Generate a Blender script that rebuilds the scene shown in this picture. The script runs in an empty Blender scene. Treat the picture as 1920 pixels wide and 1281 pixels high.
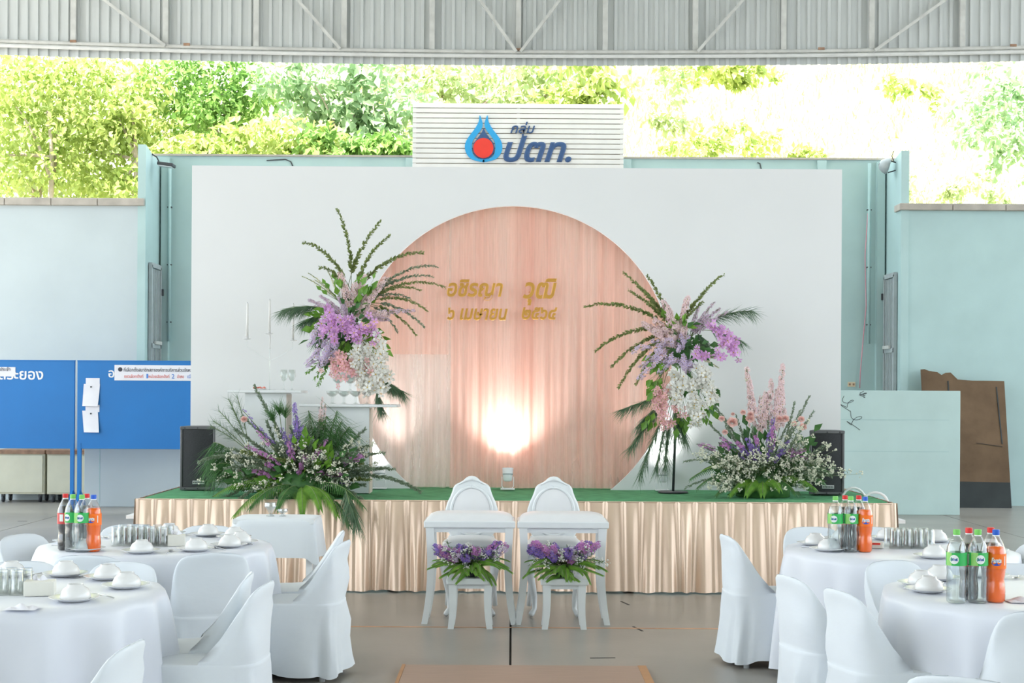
import bpy, math, random
import numpy as np
from mathutils import Vector, Matrix

# ------------------------------------------------------------------ camera, sky, sun, exposure
F = 2667.0            # focal length in pixels of a 1920 px wide frame
EYE = 1.66
HORIZON = 737.0
ROLL = math.radians(0.35)
scene = bpy.context.scene
COL = scene.collection
cam_data = bpy.data.cameras.new('camera')
cam_data.sensor_width = 36.0
cam_data.lens = 36.0 * F / 1920.0
cam_data.shift_y = (HORIZON - 640.5) / 1920.0
cam_data.clip_end = 400
cam = bpy.data.objects.new('camera', cam_data)
cam.location = (0, 0, EYE)
cam.rotation_euler = (math.pi / 2, -ROLL, 0)
COL.objects.link(cam)
scene.camera = cam

world = bpy.data.worlds.new('sky')
scene.world = world
world.use_nodes = True
_bg = world.node_tree.nodes['Background']
_bg.inputs[0].default_value = (0.81, 0.905, 1.0, 1)
_bg.inputs[1].default_value = 1.5
sun_d = bpy.data.lights.new('sun', 'SUN')
sun_d.energy = 7.6
sun_d.angle = math.radians(1.0)
sun_d.color = (1.0, 0.96, 0.88)
sun_o = bpy.data.objects.new('sun', sun_d)
sun_o.rotation_euler = Vector((-0.38, -0.40, 0.83)).to_track_quat('Z', 'Y').to_euler()
sun_o.location = (-20, -20, 40)
COL.objects.link(sun_o)
scene.view_settings.view_transform = 'Standard'
scene.view_settings.look = 'None'
scene.view_settings.gamma = 1.0
scene.view_settings.use_curve_mapping = False
scene.view_settings.exposure = 1.30

rng = random.Random(7)
nrng = np.random.default_rng(7)
PI = math.pi
R = math.radians


def P(px, py, Y):
    """point at depth Y whose place in the photograph is (px, py)"""
    dx, dy = px - 960.0, py - HORIZON
    c, s = math.cos(ROLL), math.sin(ROLL)
    x, y = dx * c + dy * s, -dx * s + dy * c
    return Vector((x / F * Y, Y, EYE - y / F * Y))


# ------------------------------------------------------------------ materials
MATS = {}


def mat(name, col, rough=0.6, metal=0.0, var=0.06, scale=8.0, bump=0.0, bscale=60.0, sheen=0.0, coat=0.0,
        trans=0.0, spec=None, col2=None, emit=0.0, stretch=None):
    if name in MATS:
        return MATS[name]
    m = bpy.data.materials.new(name)
    m.use_nodes = True
    nt = m.node_tree
    bs = nt.nodes['Principled BSDF']
    bs.inputs['Roughness'].default_value = rough
    bs.inputs['Metallic'].default_value = metal
    if sheen:
        bs.inputs['Sheen Weight'].default_value = sheen
    if coat:
        bs.inputs['Coat Weight'].default_value = coat
    if spec is not None:
        bs.inputs['Specular IOR Level'].default_value = spec
    tc = nt.nodes.new('ShaderNodeTexCoord')
    mp = nt.nodes.new('ShaderNodeMapping')
    if stretch:
        mp.inputs['Scale'].default_value = stretch
    nt.links.new(tc.outputs['Object'], mp.inputs[0])
    nz = nt.nodes.new('ShaderNodeTexNoise')
    nz.inputs['Scale'].default_value = scale
    nz.inputs['Detail'].default_value = 5
    nt.links.new(mp.outputs[0], nz.inputs['Vector'])
    rp = nt.nodes.new('ShaderNodeValToRGB')
    rp.color_ramp.elements[0].position = 0.3
    rp.color_ramp.elements[1].position = 0.7
    if col2 is None:
        c0 = [max(0, x * (1 - var)) for x in col]
        c1 = [min(1, x * (1 + var)) for x in col]
    else:
        c0, c1 = col, col2
    rp.color_ramp.elements[0].color = (*c0, 1)
    rp.color_ramp.elements[1].color = (*c1, 1)
    nt.links.new(nz.outputs[0], rp.inputs[0])
    nt.links.new(rp.outputs[0], bs.inputs['Base Color'])
    if emit:
        nt.links.new(rp.outputs[0], bs.inputs['Emission Color'])
        bs.inputs['Emission Strength'].default_value = emit
    if bump:
        nb = nt.nodes.new('ShaderNodeTexNoise')
        nb.inputs['Scale'].default_value = bscale
        nb.inputs['Detail'].default_value = 4
        nt.links.new(mp.outputs[0], nb.inputs['Vector'])
        bp = nt.nodes.new('ShaderNodeBump')
        bp.inputs['Strength'].default_value = bump
        bp.inputs['Distance'].default_value = 0.01
        nt.links.new(nb.outputs[0], bp.inputs['Height'])
        nt.links.new(bp.outputs[0], bs.inputs['Normal'])
    if trans:
        out = nt.nodes['Material Output']
        tr = nt.nodes.new('ShaderNodeBsdfTranslucent')
        nt.links.new(rp.outputs[0], tr.inputs[0])
        mx = nt.nodes.new('ShaderNodeMixShader')
        mx.inputs[0].default_value = trans
        nt.links.new(bs.outputs[0], mx.inputs[1])
        nt.links.new(tr.outputs[0], mx.inputs[2])
        nt.links.new(mx.outputs[0], out.inputs[0])
    MATS[name] = m
    return m


def sheer(name, col, lo, hi):
    """thin woven voile gathered on a rod: where more layers meet, less light goes straight through"""
    m = mat(name, col, rough=0.8, var=0.05, scale=3, trans=0.45, stretch=(30, 30, 1.2))
    nt = m.node_tree
    out = nt.nodes['Material Output']
    last = out.inputs[0].links[0].from_socket
    tc = nt.nodes.new('ShaderNodeTexCoord')
    mp = nt.nodes.new('ShaderNodeMapping')
    mp.inputs['Scale'].default_value = (1, 0.0, 0.02)
    nt.links.new(tc.outputs['Object'], mp.inputs[0])
    nz = nt.nodes.new('ShaderNodeTexNoise')
    nz.inputs['Scale'].default_value = 9
    nz.inputs['Detail'].default_value = 6
    nz.inputs['Roughness'].default_value = 0.65
    nt.links.new(mp.outputs[0], nz.inputs['Vector'])
    mr = nt.nodes.new('ShaderNodeMapRange')
    mr.inputs[1].default_value = 0.33
    mr.inputs[2].default_value = 0.67
    mr.inputs[3].default_value = lo
    mr.inputs[4].default_value = hi
    nt.links.new(nz.outputs[0], mr.inputs[0])
    tp = nt.nodes.new('ShaderNodeBsdfTransparent')
    mx = nt.nodes.new('ShaderNodeMixShader')
    nt.links.new(mr.outputs[0], mx.inputs[0])
    nt.links.new(tp.outputs[0], mx.inputs[1])
    nt.links.new(last, mx.inputs[2])
    nt.links.new(mx.outputs[0], out.inputs[0])
    return m


def clear(name, tint=(0.97, 0.99, 0.98), gloss=0.05, rough=0.02):
    """thin clear glass or plastic wall"""
    if name in MATS:
        return MATS[name]
    m = bpy.data.materials.new(name)
    m.use_nodes = True
    nt = m.node_tree
    nt.nodes.remove(nt.nodes['Principled BSDF'])
    out = nt.nodes['Material Output']
    tp = nt.nodes.new('ShaderNodeBsdfTransparent')
    gl = nt.nodes.new('ShaderNodeBsdfGlossy')
    gl.inputs['Roughness'].default_value = rough
    lw = nt.nodes.new('ShaderNodeLayerWeight')
    lw.inputs[0].default_value = 0.25
    ad = nt.nodes.new('ShaderNodeMath')
    ad.operation = 'MULTIPLY_ADD'
    ad.inputs[1].default_value = 0.55
    ad.inputs[2].default_value = gloss
    nt.links.new(lw.outputs['Facing'], ad.inputs[0])
    nz = nt.nodes.new('ShaderNodeTexNoise')
    nz.inputs['Scale'].default_value = 20
    rp = nt.nodes.new('ShaderNodeValToRGB')
    rp.color_ramp.elements[0].color = (*[x * 0.97 for x in tint], 1)
    rp.color_ramp.elements[1].color = (*tint, 1)
    nt.links.new(nz.outputs[0], rp.inputs[0])
    nt.links.new(rp.outputs[0], tp.inputs[0])
    mx = nt.nodes.new('ShaderNodeMixShader')
    nt.links.new(ad.outputs[0], mx.inputs[0])
    nt.links.new(tp.outputs[0], mx.inputs[1])
    nt.links.new(gl.outputs[0], mx.inputs[2])
    nt.links.new(mx.outputs[0], out.inputs[0])
    MATS[name] = m
    return m


# ------------------------------------------------------------------ mesh helpers
class MB:
    def __init__(s):
        s.v, s.f, s.m, s.sm, s.n = [], [], [], [], 0

    def add(s, verts, faces, mi=0, smooth=True):
        verts = np.asarray(verts, dtype=float).reshape(-1, 3)
        b = s.n
        s.v.append(verts)
        s.n += len(verts)
        for f in faces:
            s.f.append([i + b for i in f])
        s.m += [mi] * len(faces)
        s.sm += [smooth] * len(faces)
        return s

    def box(s, c, size, rz=0.0, mi=0, M=None):
        hx, hy, hz = size[0] / 2, size[1] / 2, size[2] / 2
        vs = np.array([(x, y, z) for x in (-hx, hx) for y in (-hy, hy) for z in (-hz, hz)])
        if M is not None:
            vs = vs @ np.array(M.to_3x3()).T
        elif rz:
            ca, sa = math.cos(rz), math.sin(rz)
            vs = np.stack([vs[:, 0] * ca - vs[:, 1] * sa, vs[:, 0] * sa + vs[:, 1] * ca, vs[:, 2]], 1)
        vs = vs + np.array(c)
        return s.add(vs, [(0, 1, 3, 2), (4, 6, 7, 5), (0, 4, 5, 1), (2, 3, 7, 6), (0, 2, 6, 4), (1, 5, 7, 3)], mi, False)

    def grid(s, fn, nu, nv, mi=0, cu=False, smooth=True):
        vs = [fn(i / (nu if cu else nu - 1), j / (nv - 1)) for j in range(nv) for i in range(nu)]
        fs = []
        for j in range(nv - 1):
            for i in range(nu if cu else nu - 1):
                a, b = j * nu + i, j * nu + (i + 1) % nu
                fs.append((a, b, b + nu, a + nu))
        return s.add(vs, fs, mi, smooth)

    def lathe(s, prof, n=16, c=(0, 0, 0), mi=0, smooth=True, M=None):
        vs, fs = [], []
        for (r, z) in prof:
            for i in range(n):
                a = 2 * PI * i / n
                vs.append((r * math.cos(a), r * math.sin(a), z))
        for j in range(len(prof) - 1):
            for i in range(n):
                a, b = j * n + i, j * n + (i + 1) % n
                fs.append((a, b, b + n, a + n))
        vs = np.array(vs)
        if M is not None:
            vs = vs @ np.array(M.to_3x3()).T
        return s.add(vs + np.array(c), fs, mi, smooth)

    def tube(s, pts, r, n=6, mi=0, caps=True):
        pts = [Vector(p) for p in pts]
        if not isinstance(r, (list, tuple)):
            r = [r] * len(pts)
        vs, fs = [], []
        up = Vector((0, 0, 1))
        prev = None
        for k, p in enumerate(pts):
            d = (pts[min(k + 1, len(pts) - 1)] - pts[max(k - 1, 0)]).normalized()
            if prev is None:
                a = d.cross(up if abs(d.z) < 0.95 else Vector((1, 0, 0))).normalized()
            else:
                a = (prev - d * prev.dot(d)).normalized()
            prev = a
            b = d.cross(a)
            for i in range(n):
                t = 2 * PI * i / n
                vs.append(p + (a * math.cos(t) + b * math.sin(t)) * r[k])
        for k in range(len(pts) - 1):
            for i in range(n):
                q, w = k * n + i, k * n + (i + 1) % n
                fs.append((q, w, w + n, q + n))
        if caps:
            fs.append(tuple(range(n))[::-1])
            fs.append(tuple(range((len(pts) - 1) * n, len(pts) * n)))
        return s.add([tuple(v) for v in vs], fs, mi, True)

    def bar(s, a, b, w, d, mi=0):
        """square bar from a to b"""
        a, b = Vector(a), Vector(b)
        t = (b - a)
        L = t.length
        q = t.to_track_quat('Z', 'Y').to_matrix()
        return s.box((a + b) / 2, (w, d, L), M=q, mi=mi)

    def prism(s, poly, d0, d1, plane='xz', mi=0, smooth=False):
        """poly in 2D, extruded from d0 to d1 along the third axis"""
        n = len(poly)

        def pt(p, d):
            return {'xz': (p[0], d, p[1]), 'xy': (p[0], p[1], d), 'yz': (d, p[0], p[1])}[plane]
        vs = [pt(p, d0) for p in poly] + [pt(p, d1) for p in poly]
        fs = [tuple(range(n)), tuple(range(2 * n - 1, n - 1, -1))]
        fs += [(i, i + n, (i + 1) % n + n, (i + 1) % n) for i in range(n)]
        return s.add(vs, fs, mi, smooth)

    def scatter(s, tv, tf, pos, rot, scl, mi=0, smooth=True):
        """tv (k,3) template placed at pos (M,3), rot (M,3,3), scl (M,) or (M,3)"""
        tv = np.asarray(tv, float)
        pos = np.asarray(pos, float)
        scl = np.asarray(scl, float)
        if scl.ndim == 1:
            scl = np.repeat(scl[:, None], 3, 1)
        loc = tv[None, :, :] * scl[:, None, :]
        vs = np.einsum('mij,mkj->mki', rot, loc) + pos[:, None, :]
        M, k = len(pos), len(tv)
        b = s.n
        s.v.append(vs.reshape(-1, 3))
        s.n += M * k
        off = (np.arange(M) * k + b)
        for f in tf:
            s.f += (off[:, None] + np.array(f)[None, :]).tolist()
        s.m += [mi] * (M * len(tf))
        s.sm += [smooth] * (M * len(tf))
        return s

    def mesh(s, name, mats, origin=None):
        me = bpy.data.meshes.new(name)
        v = np.concatenate(s.v) if s.v else np.zeros((0, 3))
        if origin is not None:
            v = v - np.array(origin)
        me.from_pydata(v.tolist(), [], s.f)
        if not isinstance(mats, (list, tuple)):
            mats = [mats]
        for m in mats:
            me.materials.append(m)
        if len(mats) > 1:
            me.polygons.foreach_set('material_index', s.m)
        me.polygons.foreach_set('use_smooth', s.sm)
        me.update()
        return me


def link(name, me, parent=None, loc=(0, 0, 0), rz=0.0):
    o = bpy.data.objects.new(name, me)
    COL.objects.link(o)
    o.location = loc
    o.rotation_euler = (0, 0, rz)
    if parent is not None:
        o.parent = parent
    return o


def part(name, mb, mats, parent=None, origin=None, bevel=0.0, loc=(0, 0, 0), rz=0.0, kind=None, label=None):
    o = link(name, mb.mesh(name, mats, origin), parent, loc, rz)
    if bevel:
        bv = o.modifiers.new('bevel', 'BEVEL')
        bv.width = bevel
        bv.segments = 2
        bv.limit_method = 'ANGLE'
    if kind:
        o['kind'] = kind
    if label:
        o['label'] = label
    return o


def tag(o, label, cat, group=None):
    o['label'] = label
    o['category'] = cat
    if group:
        o['group'] = group
    return o


def thing(name, label, cat, loc=(0, 0, 0), rz=0.0, group=None):
    o = bpy.data.objects.new(name, None)
    o.empty_display_size = 0.1
    COL.objects.link(o)
    o.location = loc
    o.rotation_euler = (0, 0, rz)
    return tag(o, label, cat, group)


def struct(name, mb, mats, parent=None, bevel=0.0):
    o = part(name, mb, mats, parent, bevel=bevel)
    if parent is None:
        o['kind'] = 'structure'
    return o


def dup(root, loc, rz=0.0, label=None, group=None, scale=None):
    r = root.copy()
    COL.objects.link(r)
    r.location = loc
    r.rotation_euler = (0, 0, rz)
    if label:
        r['label'] = label
    if group:
        r['group'] = group
    if scale:
        r.scale = scale
    for ch in list(root.children):
        c = ch.copy()
        COL.objects.link(c)
        c.parent = r
        for g in list(ch.children):
            d = g.copy()
            COL.objects.link(d)
            d.parent = c
    return r


def text_mb(body, w=None, h=None, depth=0.01, shear=0.0, offset=0.0, bold=0.0, res=3):
    """lettering as a mesh in the x/z plane facing -y, fitted to w x h metres"""
    cu = bpy.data.curves.new('lettering', 'FONT')
    cu.body = body
    cu.size = 1.0
    cu.extrude = 0.05
    cu.shear = shear
    cu.offset = offset
    cu.bevel_depth = bold
    cu.bevel_resolution = 0
    cu.resolution_u = res
    o = bpy.data.objects.new('lettering', cu)
    COL.objects.link(o)
    dg = bpy.context.evaluated_depsgraph_get()
    me = bpy.data.meshes.new_from_object(o.evaluated_get(dg))
    bpy.data.objects.remove(o)
    bpy.data.curves.remove(cu)
    n = len(me.vertices)
    co = np.zeros(n * 3)
    me.vertices.foreach_get('co', co)
    co = co.reshape(-1, 3)
    fs = [tuple(p.vertices) for p in me.polygons]
    bpy.data.meshes.remove(me)
    lo, hi = co.min(0), co.max(0)
    sx = (w / (hi[0] - lo[0])) if w else None
    sy = (h / (hi[1] - lo[1])) if h else None
    sx = sx or sy
    sy = sy or sx
    x = (co[:, 0] - (lo[0] + hi[0]) / 2) * sx
    z = (co[:, 1] - (lo[1] + hi[1]) / 2) * sy
    y = -co[:, 2] / (0.05 + bold) * depth / 2
    mb = MB()
    mb.add(np.stack([x, y, z], 1), fs, 0, False)
    return mb


def shift(mb, off):
    mb.v = [v + np.array(off) for v in mb.v]
    return mb


def split_mb(mb):
    """connected pieces of a mesh builder, left to right"""
    v = np.concatenate(mb.v)
    par = list(range(len(v)))

    def find(a):
        while par[a] != a:
            par[a] = par[par[a]]
            a = par[a]
        return a
    key = {}
    for i, p in enumerate(np.round(v, 5).tolist()):
        k = tuple(p)
        if k in key:
            par[find(i)] = find(key[k])
        else:
            key[k] = i
    for f in mb.f:
        for i in f[1:]:
            par[find(i)] = find(f[0])
    groups = {}
    for f in mb.f:
        groups.setdefault(find(f[0]), []).append(f)
    out = []
    for fs in groups.values():
        used = sorted({i for f in fs for i in f})
        mp = {i: k for k, i in enumerate(used)}
        q = MB()
        q.add(v[used], [[mp[i] for i in f] for f in fs], 0, False)
        out.append(q)
    out.sort(key=lambda q: q.v[0][:, 0].min())
    return out


def lettering(body, parent, center, material, name='letter', **kw):
    for q in split_mb(text_mb(body, **kw)):
        part(name, shift(q, center), material, parent)


# ------------------------------------------------------------------ setting: floor, walls, roof
M_conc = mat('polished_concrete', (0.265, 0.248, 0.22), rough=0.34, col2=(0.35, 0.327, 0.29), scale=0.9, bump=0.06, bscale=25, spec=0.4)
M_joint = mat('floor_joint_dark', (0.06, 0.055, 0.05), rough=0.9)
M_line = mat('orange_floor_paint', (0.62, 0.36, 0.22), rough=0.6, var=0.25, scale=5)
M_teal = mat('pale_teal_paint', (0.43, 0.585, 0.575), rough=0.6, var=0.05, scale=1.6, bump=0.05, bscale=40)
M_teal2 = mat('pale_blue_paint', (0.53, 0.595, 0.61), rough=0.6, var=0.04, scale=1.2, bump=0.05, bscale=40)
M_cope = mat('weathered_coping', (0.44, 0.40, 0.35), rough=0.85, var=0.18, scale=4, bump=0.2)
M_sheet = mat('grey_metal_sheet', (0.60, 0.62, 0.61), rough=0.45, metal=0.15, var=0.05, scale=2, stretch=(6, 6, 0.6))
M_steel = mat('grey_painted_steel', (0.60, 0.60, 0.57), rough=0.55, var=0.12, scale=6)
M_rail = mat('white_eave_rail', (0.74, 0.74, 0.72), rough=0.5, var=0.08, scale=5)
M_rust = mat('rust_brown', (0.33, 0.20, 0.13), rough=0.8, var=0.3, scale=12)
M_white = mat('white_paint', (0.84, 0.84, 0.84), rough=0.45, var=0.02, scale=3)
M_whiteboard = mat('white_backdrop_paint', (0.80, 0.80, 0.80), rough=0.55, var=0.015, scale=1.2)
M_soil = mat('dry_ground', (0.36, 0.355, 0.34), rough=0.95, var=0.2, scale=0.6, bump=0.3, bscale=8)
M_grass = mat('dry_hill_grass', (0.52, 0.50, 0.32), rough=0.9, col2=(0.78, 0.74, 0.52), scale=0.8, bump=0.4, bscale=10)

g = MB().box((0, 10, -0.115), (140, 120, 0.05))
struct('ground', g, M_soil)
fb = struct('floor', MB().box((0, 7.5, -0.05), (36.2, 34, 0.06)), M_joint)
for i in range(6):
    x0 = -18 + 6 * i
    part('floor_slab', MB().box((x0 + 3, 7.5, -0.01), (6 - 0.014, 33.9, 0.02)), M_conc, fb)
# faded orange court line and a few scuffs
part('painted_line', MB().box((0.2, 10.06, 0.0008), (9.6, 0.032, 0.0016)), M_line, fb)
for (px, py, dx, dy) in ((1172, 1130, 0.05, 0.2), (1196, 1178, 0.06, 0.2), (1130, 1233, 0.16, 0.02), (42, 983, 0.12, 0.02)):
    Yd = F * EYE / (py - HORIZON)
    p = P(px, py, Yd)
    part('scuff_mark', MB().box((p.x, p.y, 0.0006), (0.018 if dy > 0.1 else dx, dy, 0.0012), rz=0.25 if dy > 0.1 else 0.1), M_joint, fb)

YW = 21.5       # the long wall
ZW = 4.46
YA = 22.4       # back of the recess
XL, XR = -5.55, 5.86
wl = struct('wall_left', MB().box(((-16 + XL - 0.06) / 2, YW + 0.1, ZW / 2), (16 + XL - 0.06, 0.2, ZW)), M_teal2)
for i in range(12):
    part('coping_block', MB().box((XL - 0.36 - i * 0.70, YW + 0.08, ZW + 0.045), (0.69, 0.34, 0.11)), M_cope, wl, bevel=0.008)
wr = struct('wall_right', MB().box(((16 + XR + 0.06) / 2, YW + 0.1, ZW / 2), (16 - XR - 0.06, 0.2, ZW)), M_teal)
for i in range(12):
    part('coping_block', MB().box((XR + 0.36 + i * 0.80, YW + 0.08, ZW + 0.045), (0.79, 0.34, 0.10)), M_cope, wr, bevel=0.008)
# piers and returns of the recess: the top of each return slopes down towards the back
for nm, xs, sgn, zt in (('wall_return_left', XL, 1, 5.38), ('wall_return_right', XR, -1, 5.36)):
    m = MB()
    m.prism([(YW - 0.02, 0), (YA + 0.1, 0), (YA + 0.1, 5.26), (YW + 0.55, 5.26), (YW - 0.02, zt)], xs - 0.12 * sgn, xs, 'yz')
    struct(nm, m, M_teal)
wb = struct('wall_back', MB().box(((XL + XR) / 2, YA + 0.1, 2.68), (XR - XL + 0.2, 0.2, 5.36)), M_teal)
part('coping_block', MB().box(((XL + XR) / 2, YA + 0.09, 5.375), (XR - XL + 0.3, 0.24, 0.03)), M_cope, wb)
for x in (XL + 0.09, XR - 0.09):
    part('corner_post', MB().box((x, YA - 0.05, 2.66), (0.12, 0.10, 5.32)), M_teal, wb)
for x in (-1.62, 1.78, 4.85):
    part('rib', MB().box((x, YA - 0.03, 2.67), (0.14, 0.06, 5.35)), M_teal, wb)

# gable cladding: corrugated sheets on a light steel truss, slightly cambered along its length
YG = 20.5


def camb(x):
    return 0.11 * (x / 7.4) ** 2


wg = struct('wall_gable', MB().box((0, YG + 0.16, 8.9), (27, 0.04, 1.2)), M_steel)
for k in range(-14, 14):
    m = MB()
    x0, n = k * 0.735, 5
    prof = []
    for j in range(n):
        b = x0 + j * 0.147
        prof += [(b, 0.0), (b + 0.02, 0.0), (b + 0.028, 0.032), (b + 0.118, 0.032), (b + 0.126, 0.0)]
    prof.append((x0 + n * 0.147, 0.0))

    def fn(u, v, prof=prof):
        q = prof[int(round(u * (len(prof) - 1)))]
        zb = 6.40 + camb(q[0])
        return (q[0], YG + 0.07 + q[1], zb + (9.2 - zb) * v)
    m.grid(fn, len(prof), 2, smooth=False)
    part('metal_sheet', m, M_sheet, wg)
m = MB()
m.tube([(x, YG - 0.02, 6.575 + camb(x)) for x in np.linspace(-11, 11, 30)], 0.028, 6)
part('bottom_chord', m, M_steel, wg)
part('eave_rail', MB().grid(lambda u, v: (-11 + 22 * u, YG - 0.02 - 0.025 * math.sin(v * PI), 6.485 + 0.055 * v + camb(-11 + 22 * u)), 40, 5), M_rail, wg)
for px in (-30, 137, 310, 480, 645, 810, 972, 1135, 1304, 1470, 1635, 1805, 1970):
    p = P(px, 60, YG)
    part('truss_post', MB().box((p.x, YG + 0.02, 7.9), (0.075, 0.05, 2.62)), M_steel, wg)
for (xb, yb, xt) in ((310, 86, 195), (638, 92, 558), (968, 97, 900), (976, 97, 1050), (1308, 97, 1393), (1640, 95, 1772)):
    a, b = P(xb, yb, YG - 0.06), P(xt, 0, YG - 0.06)
    b2 = a + (b - a) * 2.4
    part('truss_brace', MB().bar(a, b2, 0.055, 0.04), M_steel, wg)
for px in (137, 350, 972, 1540, 1900):
    p = P(px, 84 if px < 400 else 98, YG - 0.05)
    part('bracket', MB().box((p.x, YG - 0.05, 6.60 + camb(p.x)), (0.09, 0.02, 0.035)), M_rust, wg)
struct('wall_light_block', MB().box((1.0, -15.5, 4.6), (28, 0.2, 9.2)), M_teal2)  # unseen wall added behind the camera so light comes from the sides
struct('ceiling', MB().box((1.0, 2.2, 9.25), (28, 37.0, 0.08)), M_sheet)

# hillside behind
m = MB()


def hill(u, v):
    x = -60 + 120 * u
    y = 25.5 + 50 * v
    z = 1.2 + max(0, y - 25.5) * 0.55 + 0.5 * math.sin(x * 0.35 + y * 0.2) + 0.35 * math.sin(x * 0.9 - y * 0.5)
    if v == 0:
        z = -0.2
    return (x, y, z)


m.grid(hill, 90, 40)
struct('hillside', m, M_grass)


def hill_z(x, y):
    return 1.2 + max(0, y - 25.5) * 0.55 + 0.5 * math.sin(x * 0.35 + y * 0.2) + 0.35 * math.sin(x * 0.9 - y * 0.5)


# ------------------------------------------------------------------ stage, steps, backdrop
ST = 0.756
YF = 11.85
XS0, XS1 = -3.10, 3.18
YB = 13.30
M_carpet = mat('green_carpet', (0.12, 0.345, 0.175), rough=1.0, var=0.18, scale=9, bump=0.35, bscale=160, spec=0.1)
M_satin = mat('peach_satin', (0.80, 0.60, 0.45), rough=0.34, metal=0.35, var=0.06, scale=2, sheen=0.3, spec=0.7, stretch=(4, 4, 0.5))
M_wood = mat('rough_timber', (0.33, 0.23, 0.15), rough=0.8, var=0.25, scale=6, stretch=(1, 8, 8))
stage = thing('stage', 'low stage with green carpet and pleated peach satin skirt', 'stage', (0, YF, 0))
O = Vector((0, YF, 0))
part('deck', MB().box(((XS0 + XS1) / 2, 13.05, ST - 0.06), (XS1 - XS0 - 0.06, 2.34, 0.10)), M_wood, stage, O)
for x in (-2.9, -1, 1, 2.95):
    for y in (12.1, 14.0):
        part('leg', MB().box((x, y, 0.34), (0.08, 0.08, 0.68)), M_wood, stage, O)
part('carpet', MB().grid(lambda u, v: (XS0 + 0.005 + (XS1 - XS0 - 0.01) * u, YF + 0.005 + 2.35 * v,
                                       ST + 0.002 + 0.006 * math.sin(u * 23) * math.sin(v * 6 + u * 9) - (0.03 if v == 0 else 0)), 120, 14), M_carpet, stage, O)


def pleat(t, v, seed=0):
    """outward swell of the skirt at length t, v = 0 at the top"""
    k = t / 0.150
    i = math.floor(k)
    fr = k - i
    h = math.sin(i * 12.9898 + seed) * 43758.5453
    h -= math.floor(h)
    h2 = math.sin((i + 1) * 12.9898 + seed) * 43758.5453
    h2 -= math.floor(h2)
    pinch = math.exp(-(min(fr, 1 - fr) / 0.08) ** 2)
    fold = (0.5 - 0.5 * math.cos(2 * PI * fr)) * (0.35 + 0.65 * (h * (1 - fr) + h2 * fr))
    wav = 0.5 + 0.5 * math.sin(t * 31 + v * 2.2 * math.sin(t * 5 + seed))
    return pinch * 0.022 + v ** 0.7 * (0.075 * fold + 0.022 * wav) + 0.015 * v * math.sin(t * 9.7 + 3 * v) + 0.02 * v


def skirt(x, d):
    def fn(u, v):
        t = (XS1 - XS0 + 0.04) * u
        w = 0.02 * v * math.sin(t * 17 + 1)
        return (XS0 - 0.02 + t + w, YF - 0.015 - pleat(t, v), ST + 0.004 - (ST - 0.008) * v + (0.008 * math.sin(t * 3) * v if v < 1 else 0.004 + 0.004 * math.sin(t * 13)))
    return fn


part('skirt', MB().grid(skirt(0, 0), 620, 12), M_satin, stage, O)
part('skirt_hem', MB().tube([(x, YF - 0.016, ST + 0.002) for x in np.linspace(XS0 - 0.02, XS1 + 0.02, 40)], 0.006, 5), M_satin, stage, O)
for xs, sg in ((XS0 - 0.02, -1), (XS1 + 0.02, 1)):
    part('side_skirt', MB().grid(lambda u, v: (xs + sg * (pleat(2.3 * u, v, 3) * 0.8), YF + 2.3 * u, ST + 0.004 - (ST - 0.008) * v), 150, 8), M_satin, stage, O)

# white steps at both ends of the stage
for (xs, sg, lab) in ((XS0 - 0.06, -1, 'white wooden steps at the left end of the stage'),
                      (XS1 + 0.06, 1, 'white wooden steps with hoop rails at the right end of the stage')):
    st = thing('stage_steps', lab, 'steps', (xs, 13.0, 0), 0, 'steps at the stage ends')
    for y in (-0.42, 0.42):
        m = MB().prism([(0, 0.70), (0, 0.56), (sg * 0.40, 0.0), (sg * 0.56, 0.0)], y - 0.02, y + 0.02, 'xz')
        part('stringer', m, M_white, st)
    for k, z in enumerate((0.18, 0.36, 0.54)):
        part('tread', MB().box((sg * (0.40 - 0.125 * k), 0, z), (0.2, 0.82, 0.03)), M_white, st)
    if sg > 0:
        for y, xo in ((-0.42, -0.02), (-0.28, -0.18)):
            part('hoop_rail', MB().tube([(xo + 0.11 * math.cos(a), y, 0.70 + (0.13 if xo < -.1 else 0.10) * math.sin(a)) for a in np.linspace(0, PI, 12)], 0.012, 6), M_white, st)

# backdrop with a round opening
CX, CZ, CR = 0.01, 1.925, 1.485
BX0, BX1, BZ0, BZ1 = P(358, 650, YB).x, P(1577, 650, YB).x, ST, P(960, 314, YB).z
bd = thing('backdrop_panel', 'large white backdrop board with a round opening on the stage', 'backdrop', (0, YB, ST))
O = Vector((0, YB, ST))
a0 = math.asin((ST - CZ) / CR)
angs = list(np.linspace(a0, PI - a0, 120))
for cx_, cz_ in ((BX0, BZ0), (BX1, BZ0), (BX0, BZ1), (BX1, BZ1)):
    a = math.atan2(cz_ - CZ, cx_ - CX)
    if a < a0:
        a += 2 * PI
    angs.append(a)
angs.sort()
ring = [(CX + CR * math.cos(a), CZ + CR * math.sin(a)) for a in angs]
rect = []
for a in angs:
    c, s = math.cos(a), math.sin(a)
    t = 99
    if c > 1e-9:
        t = min(t, (BX1 - CX) / c)
    if c < -1e-9:
        t = min(t, (BX0 - CX) / c)
    if s > 1e-9:
        t = min(t, (BZ1 - CZ) / s)
    if s < -1e-9:
        t = min(t, (BZ0 - CZ) / s)
    rect.append((CX + t * c, CZ + t * s))
m = MB()
n = len(angs)
T = 0.05
vs = [(p[0], YB, p[1]) for p in ring] + [(p[0], YB, p[1]) for p in rect] + [(p[0], YB + T, p[1]) for p in ring] + [(p[0], YB + T, p[1]) for p in rect]
fs = []
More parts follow.
